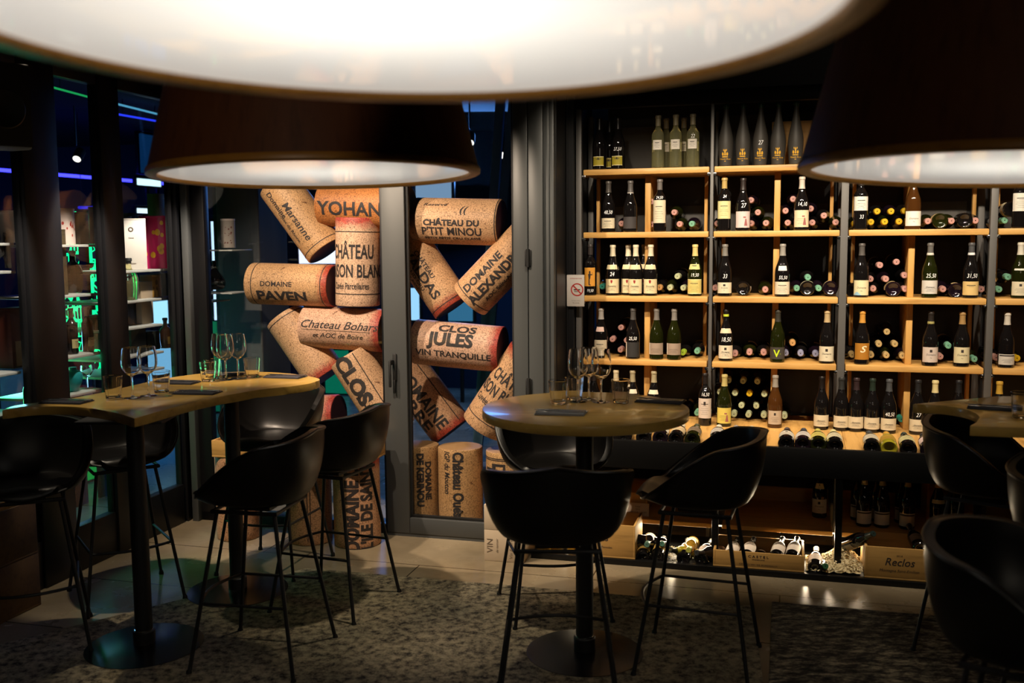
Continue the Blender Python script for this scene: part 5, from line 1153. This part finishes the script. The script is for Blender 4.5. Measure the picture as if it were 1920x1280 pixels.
for (u_, o_, z_) in ((-3.62, .03, 2.4), (-3.62, -.66, 2.4), (-3.62, -1.28, 2.4)):
    light('SPOT', 'display_spot', P(u_+.35, o_-.1, 2.5), P(-3.95, o_, 1.45), 190, (1, .86, .72), spot_size=radians(36), spot_blend=.5, shadow_soft_size=.03)
light('SPOT', 'corner_spot', P(-3.0, -.5, 2.8), P(-3.35, .6, 1.6), 30, (1, .86, .72), spot_size=radians(40), spot_blend=.6, shadow_soft_size=.03)
# ------------------------------------------------------------------ outside at night, beyond the glass
XB = 3.2
def bp(x, y, off): u, z = S(x, y, off); return u, z
mb = MB(); mb.box(-16, 6.0, 0, 4, 6.1, 4); struct(mb.build('wall_outside', mat('night_wall', lin('122030'), .7), None, O, RZ, False))
mb = MB(); mb.box(-9.5, -10, 0, -9.4, 6, 4); struct(mb.build('wall_street', mat('night_wall2', lin('101a2c'), .7), None, O, RZ, False))
def screen(name, pts, off, col, s, label, cat, text=None, frame=True):
    (x0, y0), (x1, y1) = pts; u0_, zt = S(x0, y0, off); u1_, zb = S(x1, y1, off); zb = max(zb, .02)
    c = thing(name, label, cat, P(u0_, off, zb), RZ); w_ = u1_-u0_; h_ = zt-zb
    if frame: mb = MB(); mb.box(-.03, .01, -.015, w_+.03, .05, h_+.03, .004); mb.build('frame', M['frame_dark'], c)
    mb = MB(); mb.box(w_/2-.02, .02, -zb, w_/2+.02, .05, .0, .003); mb.build('stand', M['frame_dark'], c)
    mb = MB(); mb.box(0, 0, 0, w_, .012, h_); mb.build('panel', emission('glow_'+col, lin(col), s), c, smooth=False); return c
def screenL(name, pts, du, col, s, label, cat):
    (x0, y0), (x1, y1) = pts; o0_, zt = SL(x0, y0, du); o1_, zb = SL(x1, y1, du); zb = max(zb, .02)
    c = thing(name, label, cat, PL(o0_, du, zb), RZ); w_ = o1_-o0_; h_ = zt-zb
    mb = MB(); mb.box(-.05, -.03, -.015, -.01, w_+.03, h_+.03, .004); mb.build('frame', M['frame_dark'], c)
    mb = MB(); mb.box(-.05, w_/2-.02, -zb, -.02, w_/2+.02, 0, .003); mb.build('stand', M['frame_dark'], c)
    mb = MB(); mb.box(-.012, 0, 0, 0, w_, h_); mb.build('panel', emission('glow_'+col, lin(col), s), c, smooth=False); return c
screen('shop_window', ((560, 462), (634, 494)), 4.5, 'dfe6ff', 1.6, 'bright white shop light seen between the upper corks', 'lit window')
screen('shop_window', ((779, 342), (846, 376)), 4.5, '8fb4d8', .7, "pale blue lit window above the P'TIT MINOU cork", 'lit window')
screen('shop_window', ((762, 424), (792, 520)), 5.2, '2f8fdc', .8, 'blue lit window left of the VALDAS cork', 'lit window')
screen('shop_window', ((762, 540), (786, 600)), 5.0, '9fd8ff', 1.2, 'light blue lit window low beside the VALDAS cork', 'lit window')
screen('shop_window', ((840, 560), (886, 602)), 5.0, '4fa0d0', .45, 'dim blue lit window beneath the V of two corks', 'lit window')
screen('shop_window', ((604, 656), (655, 760)), 5.2, '0a8f6c', .5, 'green lit window between the lower left corks', 'lit window')
screen('shop_window', ((380, 562), (418, 690)), 4.2, '0f8a58', .5, 'green lit window behind the corner pane', 'lit window')
screen('shop_window', ((395, 415), (413, 600)), 3.2, 'bfe0ff', 1.5, 'tall white and blue lit strip behind the corner pane', 'lit window')
screen('shop_window', ((384, 690), (420, 860)), 3.8, '0c6f58', .45, 'low green glow panel behind the corner pane', 'lit window')
screenL('shop_window', ((258, 334), (302, 350)), -3.2, 'c9f4ff', 1.8, 'bright cyan lit strip high behind the white gift box', 'lit window')
screenL('shop_window', ((258, 390), (304, 424)), -3.0, 'd9f4ff', 1.6, 'bright white lit panel just above the gift boxes', 'lit window')
screenL('shop_window', ((284, 566), (316, 606)), -3.0, '9fdcf8', 1.5, 'bright cyan panel under the amber gold carton', 'lit window')
screenL('shop_window', ((280, 655), (336, 705)), -2.6, '7fc4f0', .9, 'light blue panel behind the lowest shelf of the right pane', 'lit window')
screenL('shop_window', ((232, 800), (340, 955)), -1.6, '2c8fe0', .55, 'glowing panel in place of blue-lit floor behind the right pane', 'lit window')  # glowing panel stands in for floor lit blue
screenL('shop_window', ((110, 870), (216, 985)), -1.3, '0fae48', .55, 'green glowing panel low behind the middle pane', 'lit window')
screenL('shop_window', ((0, 700), (50, 760)), -2.2, '25506c', .4, 'dim blue panel at the far left pane', 'lit window')
screenL('shop_window', ((262, 250), (330, 330)), -3.3, '0b3a6c', .5, 'dark blue lit screen high behind the right pane', 'lit window')
def tube(label, a, b, du0, du1, col, s, r=.018, name='neon_tube'):
    o0_, za = SL(*a, du0); o1_, zb = SL(*b, du1); mb = MB(); mb.tube([PL(o0_, du0, za), PL(o1_, du1, zb)], r, 10)
    A, B_ = PL(o0_, du0, za), PL(o1_, du1, zb); o = mb.build(name, emission('neon_'+col, lin(col), s)); tag(o, label, 'neon tube')
    for k in (.12, .88): q = A.lerp(B_, k); mb = MB(); mb.tube([q, (q.x, q.y, 3.03)], .003, 6); mb.build('hanger', M['frame_dark'], o)
tube('long blue neon tube crossing all left window panes', (-30, 316), (345, 347), -3.6, -3.4, '3232ff', 5.5, .017)
tube('dim blue neon tube above the long one, left pane', (-30, 238), (60, 252), -4.4, -4.4, '1a20b0', .7)
tube('upper green neon tube at the top of the middle pane', (100, 135), (200, 164), -1.6, -1.6, '20c040', .9, .012)
tube('lower green neon tube at the top of the middle pane', (100, 164), (200, 191), -1.7, -1.7, '20c060', .7, .008)
tube('pale cyan neon tube at the top of the right pane', (220, 195), (300, 215), -2.0, -2.0, '5fb8e0', .8, .009)
tube('blue neon tube below the cyan one, right pane', (220, 214), (300, 228), -2.1, -2.1, '2a3cff', 1.2, .009)
tube('blue neon tube just above the boxes of the left pane', (-20, 402), (60, 402), -3.0, -3.0, '2828e0', 1.0, .014)
tube('short blue neon tube over the tins of the middle pane', (148, 389), (192, 389), -3.0, -3.0, '2828e0', .9, .014)
# green patterned light sign
G = mat('green_sign', (.0, .01, .003), .5)
mp = coords(G, (1, 1, 1), 'Object'); v = nd(G, 'ShaderNodeTexVoronoi', feature='DISTANCE_TO_EDGE'); v.inputs['Scale'].default_value = 15; ln(G, mp, 0, v, 0)
r = ramp(G, [(0, (1, 1, 1)), (.04, (1, 1, 1)), (.07, (0, 0, 0))]); ln(G, v, 0, r, 0)
br = nd(G, 'ShaderNodeTexBrick'); br.inputs['Scale'].default_value = 1; br.inputs['Brick Width'].default_value = .06; br.inputs['Row Height'].default_value = .11; br.inputs['Mortar Size'].default_value = .005; br.inputs['Color1'].default_value = (0, 0, 0, 1); br.inputs['Color2'].default_value = (0, 0, 0, 1); br.inputs['Mortar'].default_value = (1, 1, 1, 1)
mp2 = coords(G, (1, 1, 1), 'Object', (0, radians(0), 0)); sx_ = nd(G, 'ShaderNodeSeparateXYZ'); cx_ = nd(G, 'ShaderNodeCombineXYZ'); ln(G, mp2, 0, sx_, 0); ln(G, sx_, 1, cx_, 0); ln(G, sx_, 2, cx_, 1); ln(G, cx_, 0, br, 0)
ad = nd(G, 'ShaderNodeMath', operation='MAXIMUM'); ln(G, r, 0, ad, 0); ln(G, br, 0, ad, 1); ml = nd(G, 'ShaderNodeMath', operation='MULTIPLY'); ln(G, ad, 0, ml, 0); ml.inputs[1].default_value = 2.4
bsdf(G).inputs['Emission Color'].default_value = (.0, .85, .22, 1); ln(G, ml, 0, bsdf(G), 'Emission Strength')
for k, ((x0, y0), (x1, y1), lb) in enumerate((((112, 395), (157, 660), 'green glowing patterned light panel behind the middle pane, left strip'), ((168, 395), (196, 700), 'green glowing patterned light panel behind the middle pane, right strip'))):
    o0_, zt = SL(x0, y0, -.9); o1_, zb = SL(x1, y1, -.9); mb = MB(); mb.box(-.02, 0, 0, 0, o1_-o0_, zt-zb); lp_ = mb.build('light_panel', G, None, PL(o0_, -.9, zb), RZ, False); tag(lp_, lb, 'light panel', 'green light panels')
    mb = MB(); mb.box(-.05, 0, -zb, -.02, o1_-o0_, zt-zb, .003); mb.build('backing', M['frame_dark'], lp_)
light('AREA', 'green_glow', PL(-.65, -.8, .9), PL(-.6, .6, 0), 7, (.1, 1, .35), shape='SQUARE', size=.5)
light('AREA', 'blue_glow', PL(.0, -1.0, 1.0), PL(-.1, .6, .0), 7, (.25, .55, 1), shape='SQUARE', size=.5)
light('AREA', 'street_blue', P(-7.5, 1.5, 3.0), P(-9.4, 1.5, 1.6), 220, (.08, .22, 1), shape='SQUARE', size=2.0)  # unseen blue light added to tint the street wall
light('AREA', 'room_fill', (.6, -2.4, 2.7), (.2, 3, 1), 9, (1, .86, .66), shape='DISK', size=1.0)  # unseen soft fill light added behind the viewer
light('AREA', 'outside_blue', P(-3.5, 4.5, 2.8), P(-3, 2.5, 0), 120, (.12, .35, 1), shape='SQUARE', size=1.5)
# leaning metal beams outside, and reflected ceiling lamps modelled as solid fittings
for k, (a, b, lb) in enumerate((((938, 196), (926, 372), 'left of two bluish metal struts behind the glass door'), ((962, 200), (944, 372), 'right of two bluish metal struts behind the glass door'))):
    u_, za = S(*a, 2.2); u2_, zb = S(*b, 2.2); k_ = zb/(za-zb); mb = MB()
    A, B2 = Vector((u_, 0, za+.3)), Vector((u2_+(u2_-u_)*k_*.98, 0, .0)); A.x = u_-(u2_-u_)*.3/(za-zb)
    mb.face([(A.x-.035, -.02, A.z), (A.x+.035, -.02, A.z), (B2.x+.035, -.02, 0), (B2.x-.035, -.02, 0)]); mb.face([(A.x-.035, .02, A.z), (A.x+.035, .02, A.z), (B2.x+.035, .02, 0), (B2.x-.035, .02, 0)])
    for q in (-.035, .035): mb.face([(A.x+q, -.02, A.z), (A.x+q, .02, A.z), (B2.x+q, .02, 0), (B2.x+q, -.02, 0)])
    mb.face([(A.x-.035, -.02, A.z), (A.x+.035, -.02, A.z), (A.x+.035, .02, A.z), (A.x-.035, .02, A.z)])
    tag(mb.build('metal_strut', mat('blue_steel', (.12, .22, .32), .5), None, P(0, 2.2, 0), RZ, False), lb, 'metal strut')
for (x, y, off, lb) in ((881, 268, 3.2, 'reflected ceiling lamp modelled as a fitting, left one behind the door glass'), (940, 291, 3.2, 'reflected ceiling lamp modelled as a fitting, right one behind the door glass'), (144, 298, None, 'reflected ceiling lamp modelled as a fitting, behind the middle window pane')):
    if off: u_, z = S(x, y, off); p = P(u_, off, z)
    else: o_, z = SL(x, y, -2.6); p = PL(o_, -2.6, z)
    c = thing('lamp_reflection', lb, 'lamp_reflection', p); mb = MB(); mb.lathe([(0, 0), (.035, 0)], 24); mb.mi = 0; tl_ = Matrix.Rotation(radians(-50), 4, 'X'); l = mb.build('lens', emission('reflection_lens', (1, .93, .85), 2.5), c, mtx=tl_); mb = MB(); mb.lathe([(.036, -.003), (.045, 0), (.045, .12), (0, .12)], 24); mb.build('housing', M['frame_dark'], c, mtx=tl_)
    mb = MB(); mb.tube([(0, 0, .12), (0, 0, max(.2, 3.0-p.z))], .008, 8); mb.build('stem', M['frame_dark'], c); c.rotation_euler = (0, 0, 0)
# speaker at the upper left
o_, z = SL(10, 190, .35); p = PL(o_, .30, z)
c = thing('loudspeaker', 'black loudspeaker hung at the upper left corner', 'loudspeaker', p, RZ+radians(60))
mb = MB(); mb.prism([(-.11, -.10), (.11, -.10), (.14, .0), (.10, .12), (-.10, .12), (-.14, .0)], -.20, .16, .012); mb.build('cabinet', M['black_powder'], c)
mb = MB(); mb.lathe([(0, .0), (.03, .004), (.07, .015), (.08, .018), (.085, .012)], 32, mtx=Matrix.Translation((0, -.10, -.04)) @ Matrix.Rotation(radians(90), 4, 'X')); mb.build('cone', M['black'], c)
mb = MB(); mb.box(-.02, -.01, .15, .02, .03, max(.2, 3.0-p.z), .003); mb.build('bracket', M['black_metal'], c)
# wooden crate stack at the lower left
for k, (z0, lb) in enumerate(((0, 'lower dark pine crate at the far lower left'), (.262, 'upper dark pine crate at the far lower left'))):
    p = onz(20, 1085, 0); crate_ = crate(-3.725, SL(78, 1000, .17)[0]-.42, z0+.001, .13, .42, .26, lb, group='dark crates at the left')
    for ch in crate_.children: ch.data.materials[0] = M['dark_crate']
# grey socket cable tray of the floor: low black sill along the partition
